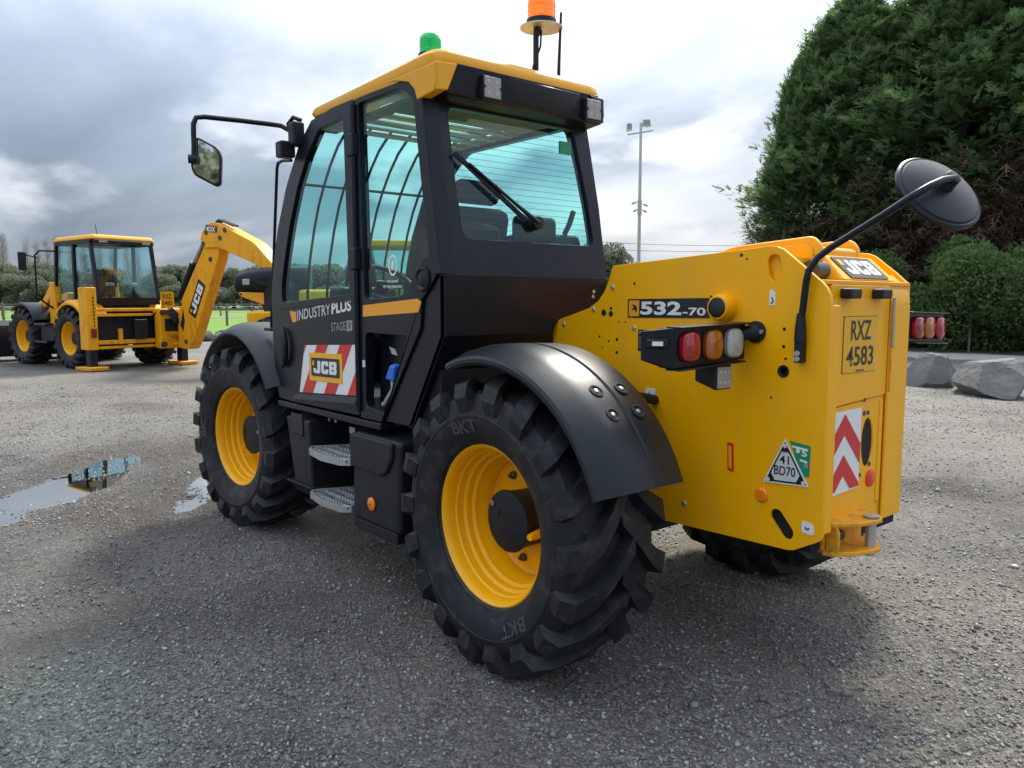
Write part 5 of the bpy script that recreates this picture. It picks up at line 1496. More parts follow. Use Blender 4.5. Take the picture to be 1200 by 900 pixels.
    MB().box(0.75, 1.45, 0.70, 1.05, 0.55, 0.95).build('tank', 'black_plastic', B, bevel=0.04)
    for z in (0.55, 0.95):
        MB().box(0.80, 1.40, 1.05, 1.22, z, z + .05).build('step', 'fender_plastic', B, bevel=0.01)
    # rear frame: posts, cross beams, stabiliser legs and pads
    for s in (1, -1):
        if s > 0:
            p = MB().box(-1.02, -0.66, 0.96, 1.18, 0.45, 1.80).build('stabiliser_post', 'yellow_used', B, bevel=0.02)
            for k in range(9):
                MB().box(-1.023, -1.0205, 1.02, 1.05, 0.95 + .075 * k, 1.0 + .075 * k).build('post_print', 'decal_black', p)
            MB().box(-1.05, -1.02, 1.0, 1.12, 0.72, 0.92).build('tail_lamp', 'lens_dark_red', B, bevel=0.01)
        else:
            MB().box(-1.02, -0.66, -1.18, -0.96, 0.45, 1.15).build('stabiliser_post', 'yellow_used', B, bevel=0.02)
        MB().box(-1.0, -0.80, s * 1.07 - .08, s * 1.07 + .08, 0.09, 0.5).build('stabiliser_leg', 'black_plastic', B)
        MB().box(-1.20, -0.60, s * 1.07 - .22, s * 1.07 + .22, 0.01, 0.09).build('stabiliser_pad', 'yellow_old', B, bevel=0.015)
    for z, h in ((1.28, .07), (1.17, .06), (0.56, .09), (0.46, .06)):
        MB().box(-0.98, -0.84, -1.0, 0.97, z, z + h).build('cross_beam', 'yellow_used', B, bevel=0.012)
    MB().box(-0.84, -0.76, -0.96, 0.96, 0.60, 1.17).build('rear_bulkhead', 'dark_void', B)
    MB().box(-1.06, -0.98, -0.15, 0.15, 0.66, 1.10).build('valve_block', 'black_plastic', B, bevel=0.02)
    MB().box(-1.02, -0.97, 0.42, 0.50, 0.56, 0.9).build('cross_brace', 'yellow_used', B)
    for k in range(5):
        y0 = -0.55 - 0.05 * k
        MB().tube([(-0.95, y0 + .3, 1.1), (-1.12, y0 + .15, 1.32 + .03 * k), (-1.3, y0, 1.22), (-1.38, y0 - .05, 1.0)], 0.022, 6).build('hydraulic_hose', 'black_cab', B)
    # kingpost carriage with its plate, at the right of the frame
    yk = -0.72
    kp = MB().box(-1.22, -0.98, yk - .34, yk + .38, 0.42, 1.34).build('kingpost_carriage', 'yellow_used', B, bevel=0.04)
    MB().box(-1.24, -1.215, yk - .05, yk + .26, 0.82, 1.10).build('carriage_opening_shade', 'dark_void', kp)  # dark slab on the solid face, coloured as the shade of an opening
    for z in (0.52, 0.70, 0.76, 1.16):
        MB().tube([(-1.27, yk - .33, z), (-1.27, yk + .12, z)], 0.032, 8).build('slew_ram', 'steel' if z == .70 else 'yellow_used', kp)
    for y, z in ((yk + .30, 0.52), (yk - .28, 1.25), (yk + .30, 1.25), (yk - .28, 0.47)):
        MB().lathe([(0, 0.07), (0.06, 0.06), (0.06, 0.0001)], (-1.22, y, z), (-1, 0, 0), 14).build('locking_ram', 'dark_steel', kp)
    MB().box(-1.62, -1.22, yk - .22, yk - .06, 0.42, 1.15).build('kingpost', 'yellow_used', B, bevel=0.05)
    npl = MB().box(-1.25, -1.23, yk + .02, yk + .34, 1.36, 1.72).build('number_plate', 'plate_yellow', B)
    text('RXZ', 'plate_lettering', 'plate_ink', npl, (-1.253, yk + .30, 1.56), (0, -1, 0), (0, 0, 1), 0.22, 0.10, bold=0.01)
    text('3485', 'plate_lettering', 'plate_ink', npl, (-1.253, yk + .32, 1.41), (0, -1, 0), (0, 0, 1), 0.26, 0.10, bold=0.01)
    # arm: boom up and back, dipper folding down behind
    ya = yk - .14
    bo = [(-1.30, 0.42), (-1.75, 0.40), (-1.98, 0.72), (-2.98, 2.48), (-3.02, 2.86), (-2.78, 3.02), (-2.55, 2.84), (-1.50, 1.55), (-1.30, 1.10)]
    bm = MB().poly(rounded(bo, 0.10, 3), PY(ya + .13), (0, 1, 0), 0.26).build('boom', 'yellow_used', B, bevel=0.02)
    di = [(-2.36, 2.86), (-2.50, 3.08), (-2.78, 3.22), (-3.05, 3.18), (-4.25, 2.72), (-5.05, 2.10), (-5.02, 1.96), (-4.2, 2.30), (-3.0, 2.66), (-2.50, 2.66)]
    dm = MB().poly(rounded(di, 0.10, 3), PY(ya + .17), (0, 1, 0), 0.34).build('dipper', 'yellow_used', B, bevel=0.02)
    dv = Vector((-2.36 + 1.60, 0, 2.37 - .95))
    ux = Vector((-0.52, 0, 0.855)); uy = Vector((0.855, 0, 0.52))
    # the badge reads up the boom
    maker_logo(bm, Vector((-1.88, ya + .133, 1.02)), ux, -uy, 0.86, 0.30) if False else maker_logo(bm, Vector((-2.02, ya + .134, 1.11)), ux, uy, 0.86, 0.30)
    text('4DX', 'arm_lettering', 'white', dm, (-2.62, ya + .175, 3.03), (-1, 0, -.12), (-.12, 0, 1), 0.34, 0.11, bold=0.03)
    MB().poly([(-2.58, 3.02), (-2.62, 3.17), (-3.04, 3.10), (-3.02, 2.97)], PY(ya + .1725), (0, 1, 0), 0.002).build('arm_decal', 'decal_black', dm)
    for x, z in ((-2.62, 3.0), (-2.50, 2.76), (-3.12, 2.86), (-3.3, 3.02)):
        MB().lathe([(0, 0.055), (0.02, 0.05), (0.02, 0.0001)], (x, ya + .17, z), (0, 1, 0), 14).build('pivot_pin', 'dark_steel', dm)
    for x, z in ((-1.62, 0.58), (-1.45, 1.45), (-2.68, 2.42)):
        MB().lathe([(0, 0.06), (0.02, 0.05), (0.02, 0.0001)], (x, ya + .13, z), (0, 1, 0), 14).build('pivot_pin', 'dark_steel', bm)
    MB().poly([(-1.42, 0.95), (-1.55, 1.35), (-1.60, 1.05), (-1.52, 0.80)], PY(ya + .132), (0, 1, 0), 0.004).build('boom_opening_shade', 'dark_void', bm)  # flat dark patch on the solid boom, painted as the opening's shade
    r = MB().tube([(-1.36, ya + .05, 1.58), (-1.95, ya + .05, 2.36)], 0.095, 12).build('dipper_ram', 'black_cab', B)
    MB().tube([(-1.95, ya + .05, 2.36), (-2.42, ya + .05, 2.90)], 0.045, 10).build('ram_rod', 'steel', r)
    for k in range(3):
        MB().tube([(-1.42, ya + .1 - .06 * k, 1.62), (-1.9, ya + .1 - .06 * k, 2.05), (-2.35, ya + .12 - .06 * k, 2.6), (-2.7, ya + .1 - .06 * k, 3.12), (-3.0, ya + .1 - .06 * k, 3.26), (-3.5, ya + .1 - .06 * k, 3.10)], 0.022, 6).build('hydraulic_hose', 'black_cab', B)
    # digging bucket folded under the dipper
    bk = rounded([(-5.0, 2.10), (-4.70, 1.80), (-4.62, 1.45), (-4.85, 1.10), (-5.20, 1.02), (-5.45, 1.30), (-5.38, 1.80)], 0.12, 3)
    MB().poly(bk, PY(ya + .32), (0, 1, 0), 0.64).build('digging_bucket', 'black_plastic', B, bevel=0.02)
backhoe()

# ------------------------------------------------------------------ machine half hidden behind the cab
def far_handler():
    o = yard(-4.6, 16.5)
    F = thing('telehandler', 'yellow machine mostly hidden behind the cab, black rounded lamp pod showing left of the door', 'telehandler', tuple(o), R(CAM_YAW + 90 + 8))
    # local +x points to the left of the photograph
    for x, y in ((0.2, 1), (-2.4, 1), (0.2, -1), (-2.4, -1)):
        w = copy_tree(WHEEL, F)
        w.scale = (1, y, 1); w.location = (x, 1.05 * y, 0.603); w.rotation_euler = (0, R(33 * x), 0)
    MB().box(-3.2, 0.8, -0.6, 0.6, 0.55, 1.30).build('chassis', 'yellow', F, bevel=0.05)
    MB().hexa([(-2.6, -0.18, 1.30), (0.66, -0.18, 1.42), (0.66, 0.18, 1.42), (-2.6, 0.18, 1.30)], [(-2.6, -0.18, 1.75), (0.3, -0.18, 1.63), (0.3, 0.18, 1.63), (-2.6, 0.18, 1.75)]).build('boom', 'yellow', F, bevel=0.03)
    no = MB().poly([(-0.1, 1.25), (0.3, 1.36), (0.96, 1.60), (1.00, 1.66), (0.96, 1.69), (-0.1, 1.66)], PY(0.30), (0, 1, 0), 0.12).build('boom_nose', 'decal_orange', F, bevel=0.015)
    MB().lathe([(0, 0.022), (0.01, 0.02), (0.01, 0.0001)], (0.95, 0.30, 1.645), (0, 1, 0), 10).build('pin_hole_shade', 'dark_void', no)  # dark disc on the nose, the hole's shade given as colour
    # lofted black pod
    pod = MB()
    rings = []
    for x, zc, h, wd in ((1.10, 1.84, .13, .20), (1.05, 1.86, .20, .30), (0.82, 1.90, .245, .36), (0.5, 1.93, .265, .38), (0.1, 1.95, .27, .40), (-0.4, 1.95, .28, .42)):
        rings.append([(x, wd * math.copysign(abs(math.cos(t)) ** .6, math.cos(t)), zc + h * math.copysign(abs(math.sin(t)) ** .6, math.sin(t))) for t in [2 * math.pi * k / 20 for k in range(20)]])
    vs = [q for g in rings for q in g]
    fs = [(i * 20 + j, i * 20 + (j + 1) % 20, (i + 1) * 20 + (j + 1) % 20, (i + 1) * 20 + j) for i in range(5) for j in range(20)] + [tuple(range(20)), tuple(reversed(range(100, 120)))]
    po = pod.add(vs, fs).build('lamp_pod', 'black_cab', F)
    MB().box(0.76, 0.90, 0.345, 0.375, 1.83, 1.95).build('lamp_lens', 'lens_clear', po, bevel=0.02)
    MB().bar((0.0, .40, 1.80), (0.6, .40, 1.88), 0.03, 0.08).build('pod_trim', 'fender_plastic', po, bevel=0.01)
    MB().box(-1.3, -0.2, -0.35, 0.55, 1.30, 1.74).build('engine_cover', 'yellow', F, bevel=0.08)
    cb = MB()
    for x in (-2.9, -1.75):
        for y in (-0.55, 0.62):
            cb.bar((x, y, 1.2), (x + .1, y, 2.62), 0.09, 0.09)
    cb.box(-2.95, -1.70, -0.58, 0.66, 1.15, 1.55)
    cf = cb.build('cab', 'black_cab', F, bevel=0.01)
    MB().box(-2.83, -1.70, -0.52, 0.60, 1.55, 2.60).build('cab_glass', 'glass_far', F, smooth=0)
    MB().box(-2.98, -1.58, -0.62, 0.70, 2.60, 2.74).build('roof', 'roof_yellow', F, bevel=0.05)
    b = MB().lathe([(0, 0.07), (0.06, 0.07), (0.06, 0.0001)], (-2.75, 0.5, 2.74), (0, 0, 1), 14).build('beacon', 'black_plastic', F)
    MB().lathe([(0.06, 0.06), (0.16, 0.055), (0.18, 0.0001)], (-2.75, 0.5, 2.74), (0, 0, 1), 14).build('beacon_lens', 'beacon_orange', b)
far_handler()

# ------------------------------------------------------------------ floodlight mast, fences, poles, wires
def mast():
    p = yard(9.55, 60)
    M = thing('floodlight_mast', 'tall galvanised mast with floodlights at its top beyond the handler', 'mast', tuple(p), R(CAM_YAW))
    MB().tube([(0, 0, 0), (0, 0, 7), (0, 0, 14.6)], 0.12, 10, rads=[.16, .13, .10]).build('pole', 'galv', M)
    MB().bar((0, 0.98, 13.75), (0, -0.90, 14.05), 0.10, 0.10).build('crossarm', 'galv', M)
    for y, z, w, t in ((0.85, 14.35, .42, 30), (-0.42, 14.62, .62, 6)):
        f = MB().hexa([(-0.12, y - w / 2, z - .28), (0.12, y - w / 2, z - .28), (0.12, y + w / 2, z - .28 - w * .3 * (1 if y > 0 else 0)), (-0.12, y + w / 2, z - .28 - w * .3 * (1 if y > 0 else 0))],
                      [(-0.12, y - w / 2 + .12, z + .25), (0.06, y - w / 2 + .12, z + .25), (0.06, y + w / 2, z + .2), (-0.12, y + w / 2, z + .2)]).build('floodlight', 'offwhite', M, bevel=0.02)
        MB().box(-0.14, -0.125, y - w * .4, y + w * .4, z - .2, z + .15).build('floodlight_glass', 'led_face', f)
        MB().tube([(0, y, z - .35), (0, y, z - .1)], 0.04, 6).build('floodlight_stem', 'galv', M)
    MB().box(-0.14, 0.14, -0.14, 0.14, 7.9, 9.0).build('camera_collar', 'galv', M)
    for y, z in ((0.45, 8.75), (-0.42, 8.6), (0.36, 8.2), (-0.38, 8.15)):
        MB().bar((0, 0, z + .1), (-.1, y * .8, z + .1), 0.05, 0.05).build('camera_arm', 'galv', M)
        MB().bar((-.1, y * .7, z + .06), (-.15, y * 1.35, z - .06), 0.13, 0.13).build('security_camera', 'grey_print', M, bevel=0.02)
mast()

def fences():
    mat_p = 'timber'
    proto = None
    F = thing('field_fence', 'low timber post and rail fence crossing the green field', 'fence', tuple(yard(-16, 46)), R(CAM_YAW))
    for k in range(15):
        y = 24 - k * 2.6
        m = MB().tube([(0, y, -0.05), (0, y, 1.32)], 0.075, 7)
        m.build('fence_post', mat_p, F)
    for z in (0.5, 0.85, 1.18):
        MB().tube([(0.0, 24, z), (0.0, -13, z)], 0.016, 5).build('fence_wire', 'galv', F)
    G = thing('paddock_fence', 'grey rail fence further back before the far trees', 'fence', tuple(yard(-30, 76)), R(CAM_YAW))
    for k in range(26):
        y = 40 - k * 3.0
        MB().box(-.07, .07, y - .07, y + .07, -0.05, 1.35).build('fence_post', mat_p, G)
    for z in (0.6, 1.1):
        MB().box(-.12, -.075, -36, 40, z, z + .14).build('fence_rail', 'timber', G)
    H = thing('hedge_fence', 'thin wire fence on short posts along the foot of the conifers', 'fence', tuple(yard(8.5, 26.3)), 0)
    a, b = yard(8.5, 26.3), yard(20, 18.9)
    for k in range(8):
        q = a.lerp(b, k / 7) - a
        MB().tube([(q.x, q.y, -.03), (q.x, q.y, 1.0)], 0.035, 6).build('fence_post', 'timber', H)
    for z in (0.35, 0.65, 0.92):
        e = b - a
        MB().tube([(0, 0, z), (e.x, e.y, z)], 0.008, 4).build('fence_wire', 'dark_steel', H)
    # far pole and line
    P = thing('utility_pole', 'thin far utility pole seen through the rear window', 'pole', tuple(yard(7.0, 120)))
    MB().tube([(0, 0, 0), (0, 0, 10)], 0.13, 7).build('pole', 'timber', P)
    MB().bar((-0.8, 0, 9.4), (0.8, 0, 9.4), 0.12, 0.12).build('crossarm', 'timber', P)
    for k, (z0, z1) in enumerate(((10.2, 9.1), (11.4, 9.7))):
        pts = []
        for i in range(17):
            t = i / 16
            pts.append(yard(-6 + 60 * t, 118 - 4 * t, z0 + (z1 - z0) * t - 1.0 * math.sin(math.pi * t)))
        W = MB().tube(pts, 0.03, 4).build('overhead_wire', 'dark_steel')
        tag(W, ('lower' if k == 0 else 'upper') + ' thin overhead wire crossing the sky behind the mast', 'wire')
fences()

# ------------------------------------------------------------------ rocks
def rock_mesh(seed, sx, sy, sz, sub=4):
    rng = random.Random(seed)
    bm = bmesh.new()
    bmesh.ops.create_icosphere(bm, subdivisions=sub, radius=1.0)
    planes = []
    for k in range(17):
        n = Vector((rng.uniform(-1, 1), rng.uniform(-1, 1), rng.uniform(-.5, 1))).normalized()
        planes.append((n, rng.uniform(0.55, 0.82)))
    for v in bm.verts:
        for n, d in planes:
            t = v.co.dot(n) - d
            if t > 0:
                v.co -= n * t
        j = np.array([v.co.x, v.co.y, v.co.z])
        s = 0.02 * math.sin(5 * j[0] + 3 * j[1] + seed) + rng.uniform(-.010, .010)
        v.co *= (1 + s)
        v.co = Vector((v.co.x * sx, v.co.y * sy, v.co.z * sz))
    me = bpy.data.meshes.new('boulder')
    bm.to_mesh(me); bm.free()
    return me
def rocks():
    o = link('boulder', rock_mesh(3, 0.60, 0.56, 0.44, 5), 'rock', smooth=16); o.location = yard(7.45, 14.1, 0.17); o.rotation_euler = (0.1, 0.1, R(20))
    tag(o, 'smaller dark grey boulder half hidden by the yellow tail', 'boulder', 'boulders beside the yard')
    o = link('boulder', rock_mesh(11, 0.86, 0.68, 0.54, 5), 'rock', smooth=16); o.location = yard(7.72, 12.6, 0.2); o.rotation_euler = (0, 0.12, R(-25))
    tag(o, 'larger pale grey boulder at the right edge of the yard', 'boulder', 'boulders beside the yard')
    rng = random.Random(4)
    shared = [rock_mesh(20 + k, 1, 0.8, 0.7, 2) for k in range(4)]
    for me in shared:
        me.materials.append(MATS['rock'])
        me.polygons.foreach_set('use_smooth', [True] * len(me.polygons)); me.set_sharp_from_angle(angle=R(30))
    for k in range(26):
        la, de = rng.uniform(-12.4, -9.4), rng.uniform(29.5, 32.5)
        o = bpy.data.objects.new('rubble_stone', shared[k % 4]); COL.objects.link(o)
        s = rng.uniform(.12, .42)
        o.scale = (s * 1.3, s, s); o.rotation_euler = (0, 0, rng.uniform(0, 6)); o.location = yard(la, de, s * .3 + .05)
        tag(o, 'grey stone in the rubble heap beside the field', 'stone', 'rubble stones at the field edge')
rocks()

# ------------------------------------------------------------------ trees
def leaf_material(name, dark, light, trans=0.35, rough=0.6):
    m = bpy.data.materials.new(name)
    m.use_nodes = True
    nt = m.node_tree
    N, L = nt.nodes, nt.links
    b = N['Principled BSDF']
    at = N.new('ShaderNodeAttribute'); at.attribute_name = 'shade'
    r = N.new('ShaderNodeValToRGB')
    r.color_ramp.elements[0].color = dark + (1,); r.color_ramp.elements[1].color = light + (1,)
    L.new(at.outputs['Fac'], r.inputs[0]); L.new(r.outputs[0], b.inputs['Base Color'])
    b.inputs['Roughness'].default_value = rough
    b.inputs['Specular IOR Level'].default_value = 0.25
    t = N.new('ShaderNodeBsdfTranslucent'); L.new(r.outputs[0], t.inputs[0])
    mx = N.new('ShaderNodeMixShader'); mx.inputs[0].default_value = trans
    L.new(b.outputs[0], mx.inputs[1]); L.new(t.outputs[0], mx.inputs[2])
    L.new(mx.outputs[0], N['Material Output'].inputs[0])
    MATS[name] = m
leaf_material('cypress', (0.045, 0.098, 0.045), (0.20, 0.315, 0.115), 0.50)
leaf_material('dead_twigs', (0.085, 0.060, 0.045), (0.27, 0.19, 0.13), 0.4, 0.9)
leaf_material('hedge_leaf', (0.045, 0.10, 0.035), (0.18, 0.27, 0.085), 0.45)
leaf_material('hazed_leaf', (0.10, 0.125, 0.085), (0.235, 0.255, 0.165), 0.40)  # leaf colours lightened and greyed to stand for distance haze
leaf_material('bare_twig', (0.22, 0.21, 0.20), (0.42, 0.41, 0.40), 0.3, 0.9)

def unit(a):
    return a / np.maximum(np.linalg.norm(a, axis=-1, keepdims=True), 1e-9)

def sprays(name, pos, dirs, size, shade, rng, pairs=4, width=0.11, spread=0.9):
    """flat feathery sprays: a central blade with paired side blades, every blade one triangle"""
    n = len(pos)
    d = unit(dirs)
    up = unit(rng.normal(size=(n, 3)) * 0.3 + np.array([0, 0, 1.0]))
    s = unit(np.cross(d, up))
    tri, sh = [], []
    def blade(b, t, w, k):
        side = unit(np.cross(t - b, np.cross(d, s)))
        tri.append(np.stack([b - side * w[:, None], b + side * w[:, None], t], 1))
        sh.append(np.clip(shade + k, 0, 1))
    L = size[:, None]
    blade(pos, pos + d * L, size * width * 0.7, 0.0)
    for i in range(pairs):
        f = 0.12 + 0.72 * i / max(pairs - 1, 1)
        for sg in (-1, 1):
            base = pos + d * L * f
            ln = L * (0.55 * (1 - f) + 0.18)
            t = base + unit(d * (1.0) + s * sg * spread + rng.normal(size=(n, 3)) * 0.22) * ln
            blade(base, t, size * width * 0.55, rng.normal(size=n) * 0.06)
    V = np.concatenate(tri, 0)
    S = np.concatenate(sh, 0)
    me = mesh_np(name, V.reshape(-1, 3), np.arange(len(V) * 3).reshape(-1, 3))
    a = me.attributes.new('shade', 'FLOAT', 'POINT')
    a.data.foreach_set('value', np.repeat(S, 3).astype(np.float32))
    return me

def conifer_mesh(seed, height, rad, base, nb, per):
    """crown points along upswept boughs, outermost densest"""
    rng = np.random.default_rng(seed)
    zf = rng.random(nb) ** 0.85
    z = base + (height - base) * zf * 0.98
    az = rng.random(nb) * 6.283
    prof = rad * np.clip(1 - zf ** 2.0, 0.02, 1) ** 0.85 * (0.90 + 0.1 * np.sin(zf * 9))
    lump = 0.64 + 0.60 * vnoise(az * 3.0 + seed, zf * 14.0, seed)
    Lb = prof * lump * (0.84 + 0.16 * rng.random(nb) + 0.24 * rng.random(nb) ** 6)
    el = 0.12 + 0.55 * zf + rng.normal(size=nb) * 0.10
    bd = np.stack([np.cos(az) * np.cos(el), np.sin(az) * np.cos(el), np.sin(el)], -1)
    bt = rng.random(nb)
    P, D, S, Z = [], [], [], []
    for i in range(per):
        f = 1 - 0.55 * rng.random(nb) ** 1.5
        o = bd * (Lb * f)[:, None]
        droop = 0.10 * (f ** 2) * Lb
        q = np.stack([o[:, 0], o[:, 1], z + o[:, 2] - droop], -1)
        q += rng.normal(size=(nb, 3)) * np.array([1, 1, .55]) * (0.15 + 0.10 * (1 - f))[:, None] * 1.2
        dd = bd + rng.normal(size=(nb, 3)) * np.array([.5, .5, .22]) + np.array([0, 0, 0.04])
        P.append(q); D.append(dd)
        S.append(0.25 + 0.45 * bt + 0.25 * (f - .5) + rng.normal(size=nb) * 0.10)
        Z.append(0.22 + 0.22 * rng.random(nb) + 0.16 * (f > .93))
    P, D, S, Z = (np.concatenate(a, 0) for a in (P, D, S, Z))
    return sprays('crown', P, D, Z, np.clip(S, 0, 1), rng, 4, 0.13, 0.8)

def dead_mesh(seed, rad, z0, z1, n):
    rng = np.random.default_rng(seed)
    z = z0 + (z1 - z0) * rng.random(n)
    az = rng.random(n) * 6.283
    r = rad * (0.45 + 0.5 * rng.random(n))
    P = np.stack([np.cos(az) * r, np.sin(az) * r, z], -1)
    D = np.stack([np.cos(az), np.sin(az), rng.normal(size=n) * 0.5], -1) + rng.normal(size=(n, 3)) * 0.5
    return sprays('dead_branches', P, D, 0.4 + 0.5 * rng.random(n), rng.random(n), rng, 3, 0.045, 0.9)

def leafball_mesh(name, seed, blobs, n, size, mat_flat=0.6):
    """leaf quads gathered in clumps; blobs = (x, y, z, r, squash)"""
    rng = np.random.default_rng(seed)
    b = np.array(blobs)
    w = b[:, 3] ** 2; w = w / w.sum()
    k = rng.choice(len(b), n, p=w)
    d = unit(rng.normal(size=(n, 3)))
    rr = b[k, 3] * (1 - 0.35 * rng.random(n) ** 2) * (0.82 + 0.3 * vnoise(d[:, 0] * 3 + k * 5.1, d[:, 1] * 3 + d[:, 2] * 2, seed))
    P = b[k, :3] + d * rr[:, None] * np.stack([np.ones(n), np.ones(n), b[k, 4]], -1)
    P = P[P[:, 2] > 0.02]
    n = len(P)
    a = unit(rng.normal(size=(n, 3)))
    c = unit(np.cross(a, rng.normal(size=(n, 3))))
    s = size * (0.6 + 0.8 * rng.random(n))[:, None]
    Q = np.stack([P - a * s, P - c * s * mat_flat, P + a * s, P + c * s * mat_flat], 1)
    me = mesh_np(name, Q.reshape(-1, 3), np.arange(n * 4).reshape(-1, 4))
    at = me.attributes.new('shade', 'FLOAT', 'POINT')
    clump = rng.random(len(b))[k[:n] if len(k) >= n else 0] if len(k) == n else rng.random(n)
    sh = np.clip(0.5 * rng.random(n) + 0.5 * vnoise(P[:, 0] * 1.1, P[:, 1] * 1.1 + P[:, 2] * 1.3, seed + 3), 0, 1)
    at.data.foreach_set('value', np.repeat(sh, 4).astype(np.float32))
    return me

def shared_obj(name, me, parent):
    o = bpy.data.objects.new(name, me)
    COL.objects.link(o)
    o.parent = parent
    return o

def conifers():
    crowns = []
    for k, (h, r, b0) in enumerate(((12.8, 3.7, 3.2), (15.8, 4.6, 5.0))):
        me = conifer_mesh(30 + k, h, r, b0, 1700, 17)
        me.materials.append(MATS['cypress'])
        dm = dead_mesh(50 + k, r * 1.02, 0.6, b0 + 1.2, 5200)
        dm.materials.append(MATS['dead_twigs'])
        tr = MB().tube([(0, 0, -.1), (0.05, 0, h * .3), (0, .08, h * .7), (0, 0, h * .95)], 0.3, 9, rads=[.34, .26, .14, .03])
        rr = random.Random(k)
        for j in range(14):
            a = rr.uniform(0, 6.28); z = rr.uniform(.8, h * .6)
            L_ = r * .7
            tr.tube([(0, 0, z), (math.cos(a) * L_ * .5, math.sin(a) * L_ * .5, z + L_ * .08), (math.cos(a) * L_, math.sin(a) * L_, z + L_ * .3)], .05, 5, rads=[.08, .05, .02])
        tm = bpy.data.meshes.new('trunk'); tm.from_pydata(tr.v, [], tr.f); tm.materials.append(MATS['bark'])
        crowns.append((me, dm, tm))
    spots = [(13.2, 31.5, 0, 1.0, 40, 'dark conifer at the left end of the tall row, its feathery edge against the sky'),
             (11.3, 31.2, 0, (0.52, 0.52, 0.84), 200, 'slender conifer leading the tall row at its sky side'),
             (16.4, 29.6, 1, 1.0, 160, 'tall dark conifer directly behind the round tail mirror'),
             (20.4, 27.6, 1, 1.08, 250, 'tallest dark conifer at the right edge of the photograph'),
             (24.6, 25.4, 0, 1.2, 10, 'conifer closing the row beyond the right edge, only its flank in view'),
             (19.2, 33.5, 0, 1.15, 300, 'conifer in the second row, showing between the tall front ones')]
    for la, de, v, s, rz, lab in spots:
        T = thing('conifer_tree', lab, 'conifer', tuple(yard(la, de)), R(rz), 'tall conifers at the right of the yard')
        T.scale = s if isinstance(s, tuple) else (s, s, s)
        shared_obj('crown', crowns[v][0], T); shared_obj('dead_branches', crowns[v][1], T); shared_obj('trunk', crowns[v][2], T)

def shrubs():
    rng = random.Random(9)
    meshes = []
    for k in range(3):
        bl = [(rng.uniform(-1.4, 1.4), rng.uniform(-1.0, 1.0), rng.uniform(.5, 2.2), rng.uniform(.65, 1.05), .9) for _ in range(12)]
        me = leafball_mesh('foliage', 70 + k, bl, 26000, 0.05)
        me.materials.append(MATS['hedge_leaf'])
        st = MB()
        for j in range(9):
            q = bl[j]
            st.tube([(q[0] * .2, q[1] * .2, -.05), (q[0] * .6, q[1] * .6, q[2] * .55), (q[0], q[1], q[2])], .03, 5, rads=[.05, .035, .012])
        sm = bpy.data.meshes.new('stems'); sm.from_pydata(st.v, [], st.f); sm.materials.append(MATS['bark'])
        meshes.append((me, sm))
    n = 8
    order = ['first', 'second', 'third', 'fourth', 'fifth', 'sixth', 'seventh', 'eighth']
    for i in range(n):
        t = i / (n - 1)
        la, de = 9.2 + 12.0 * t, 27.4 - 7.6 * t + rng.uniform(-.3, .3)
        T = thing('hedge_shrub', 'bushy green shrub along the foot of the conifers, %s from the yellow tail' % order[i], 'shrub', tuple(yard(la, de)), rng.uniform(0, 6), 'shrubs below the conifers')
        s = 0.95 + 0.2 * rng.random() + 0.45 * t
        T.scale = (s, s, s * 0.98)
        shared_obj('foliage', meshes[i % 3][0], T); shared_obj('stems', meshes[i % 3][1], T)

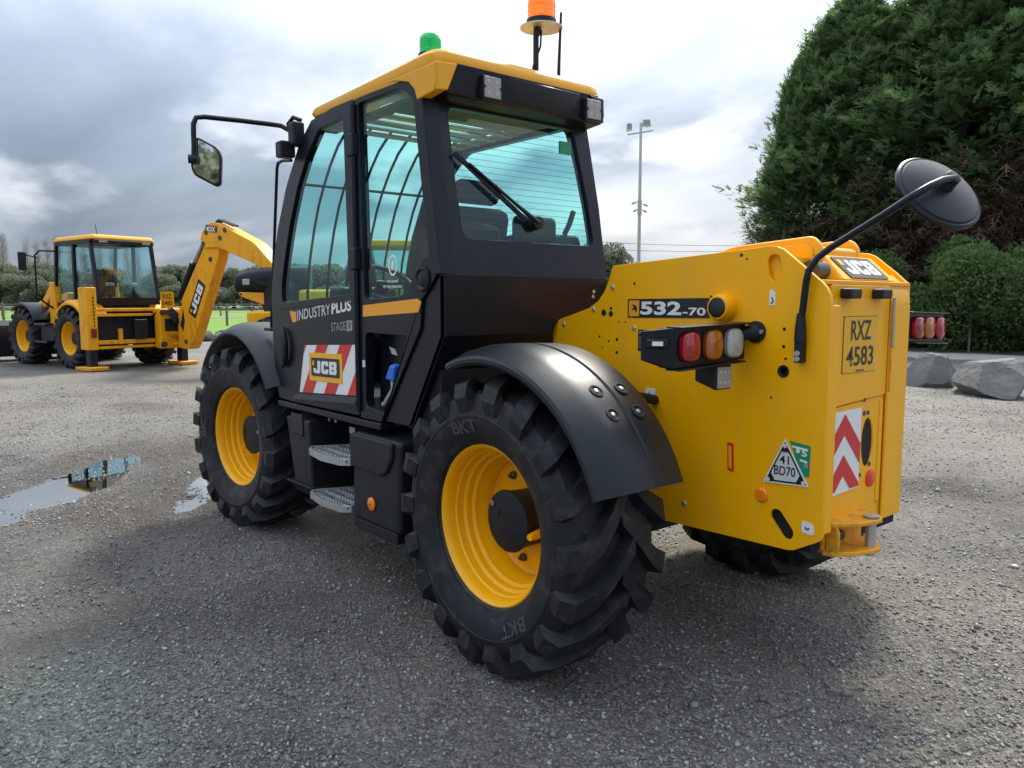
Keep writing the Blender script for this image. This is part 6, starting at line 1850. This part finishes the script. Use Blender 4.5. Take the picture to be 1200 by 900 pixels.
ORD = ['first', 'second', 'third', 'fourth', 'fifth', 'sixth', 'seventh', 'eighth', 'ninth', 'tenth', 'eleventh', 'twelfth', 'thirteenth', 'fourteenth', 'fifteenth', 'sixteenth', 'seventeenth', 'eighteenth', 'nineteenth', 'twentieth']
def far_trees():
    rng = random.Random(21)
    meshes = []
    for k in range(4):
        bl = [(rng.uniform(-3.4, 3.4), rng.uniform(-2.5, 2.5), rng.uniform(2.2, 8.5 - k * .6), rng.uniform(1.5, 2.5), .85) for _ in range(17)]
        me = leafball_mesh('crown', 90 + k, bl, 9000, 0.24)
        me.materials.append(MATS['hazed_leaf'])
        tr = MB().tube([(0, 0, -.1), (.1, 0, 3), (0, .1, 6)], .3, 7, rads=[.4, .3, .1])
        for j in range(8):
            q = bl[j]
            tr.tube([(0, 0, 1.8), (q[0] * .5, q[1] * .5, q[2] * .7), (q[0], q[1], q[2])], .1, 5, rads=[.16, .10, .03])
        tm = bpy.data.meshes.new('trunk'); tm.from_pydata(tr.v, [], tr.f); tm.materials.append(MATS['bark'])
        meshes.append((me, tm))
    def tree(la, de, v, s, sz, lab):
        T = thing('broadleaf_tree', lab, 'tree', tuple(yard(la, de)), rng.uniform(0, 6), 'far trees beyond the field')
        T.scale = (s, s, s * sz)
        shared_obj('crown', meshes[v][0], T); shared_obj('trunk', meshes[v][1], T)
    for k in range(20):
        la = -98 + 4.5 * k + rng.uniform(-1, 1)
        tree(la, 150 + rng.uniform(-4, 5), k % 4, rng.uniform(.80, 1.12), rng.uniform(.75, 1.0), 'rounded green tree of the tall far row beyond the field, %s from the left' % ORD[k])
    for k in range(12):
        tree(-80 + 5.5 * k + rng.uniform(-1.2, 1.2), 126 + rng.uniform(-3, 3), (k + 1) % 4, rng.uniform(.55, .8), .8, 'low bushy tree before the tall far row, %s from the left' % ORD[k])
    for k, (la, de, s_) in enumerate(((-9, -31, .86), (-2.5, -29, .90), (4, -30, .80), (11, -32, .86))):
        tree(la, de, k, s_, 1.0, ('%s of the trees behind the photographer, reflected in the cab mirror' % ORD[k]))
    tree(20, 190, 0, 1.5, 1.0, 'small green tree top just right of the cab rear window')
    tree(30, 190, 2, .95, .9, 'green tree top beside the foot of the mast')
    tree(33.5, 210, 1, 1.1, .9, 'little round tree top peeping over the yellow chassis')
    tree(43, 200, 3, 1.45, .95, 'separate round tree top above the model number')
    # bare poplars
    rg = np.random.default_rng(3)
    nb = 300
    zf = rg.random(nb)
    az = rg.random(nb) * 6.283
    rp = 0.2 + 0.9 * rg.random(nb) * (1.1 - zf)
    P = np.stack([np.cos(az) * rp, np.sin(az) * rp, 3 + 14 * zf], -1)
    D = np.stack([np.cos(az), np.sin(az), 2.2 + 0 * az], -1)
    me = sprays('twigs', P, D, 1.0 + 1.2 * (1 - zf) + .6 * rg.random(nb), rg.random(nb), rg, 3, 0.020, .5)
    me.materials.append(MATS['bare_twig'])
    tr = MB().tube([(0, 0, -.1), (0, 0, 9), (0, 0, 17)], .2, 6, rads=[.26, .16, .03])
    tm = bpy.data.meshes.new('trunk'); tm.from_pydata(tr.v, [], tr.f); tm.materials.append(MATS['bare_twig'])
    for k in range(13):
        T = thing('bare_poplar', 'pale bare poplar rising above the far trees, %s from the left edge' % ORD[k], 'tree', tuple(yard(-111 + 2.5 * k + rng.uniform(-.5, .5), 172 + rng.uniform(-2, 2))), rng.uniform(0, 6), 'bare poplars at the left')
        s = rng.uniform(.84, 1.0) * (1.0 - .012 * k)
        T.scale = (s, s, s)
        shared_obj('crown', me, T); shared_obj('trunk', tm, T)
def bank():
    """earth bank that the conifers stand on, brown with fallen needles"""
    n, m = 40, 14
    vs, fs = [], []
    for i in range(n):
        t = i / (n - 1)
        la, de = 8.6 + 24 * t, 29.6 - 15.0 * t
        for j in range(m):
            u = j / (m - 1)
            h = (3.0 + 1.4 * t) * (u * u * (3 - 2 * u)) * min(1, t * 9) + 0.22 * float(fbm(np.array([t * 40.0]), np.array([u * 9.0]), 61)[0]) - 0.12
            q = yard(la + u * 4.2, de + u * 6.5, h)
            vs.append(tuple(q))
    for i in range(n - 1):
        for j in range(m - 1):
            fs.append((i * m + j, (i + 1) * m + j, (i + 1) * m + j + 1, i * m + j + 1))
    o = MB().add(vs, fs).build('earth_bank', 'needle_litter', smooth=180)
    o['kind'] = 'structure'
bank()
conifers()
shrubs()
far_trees()
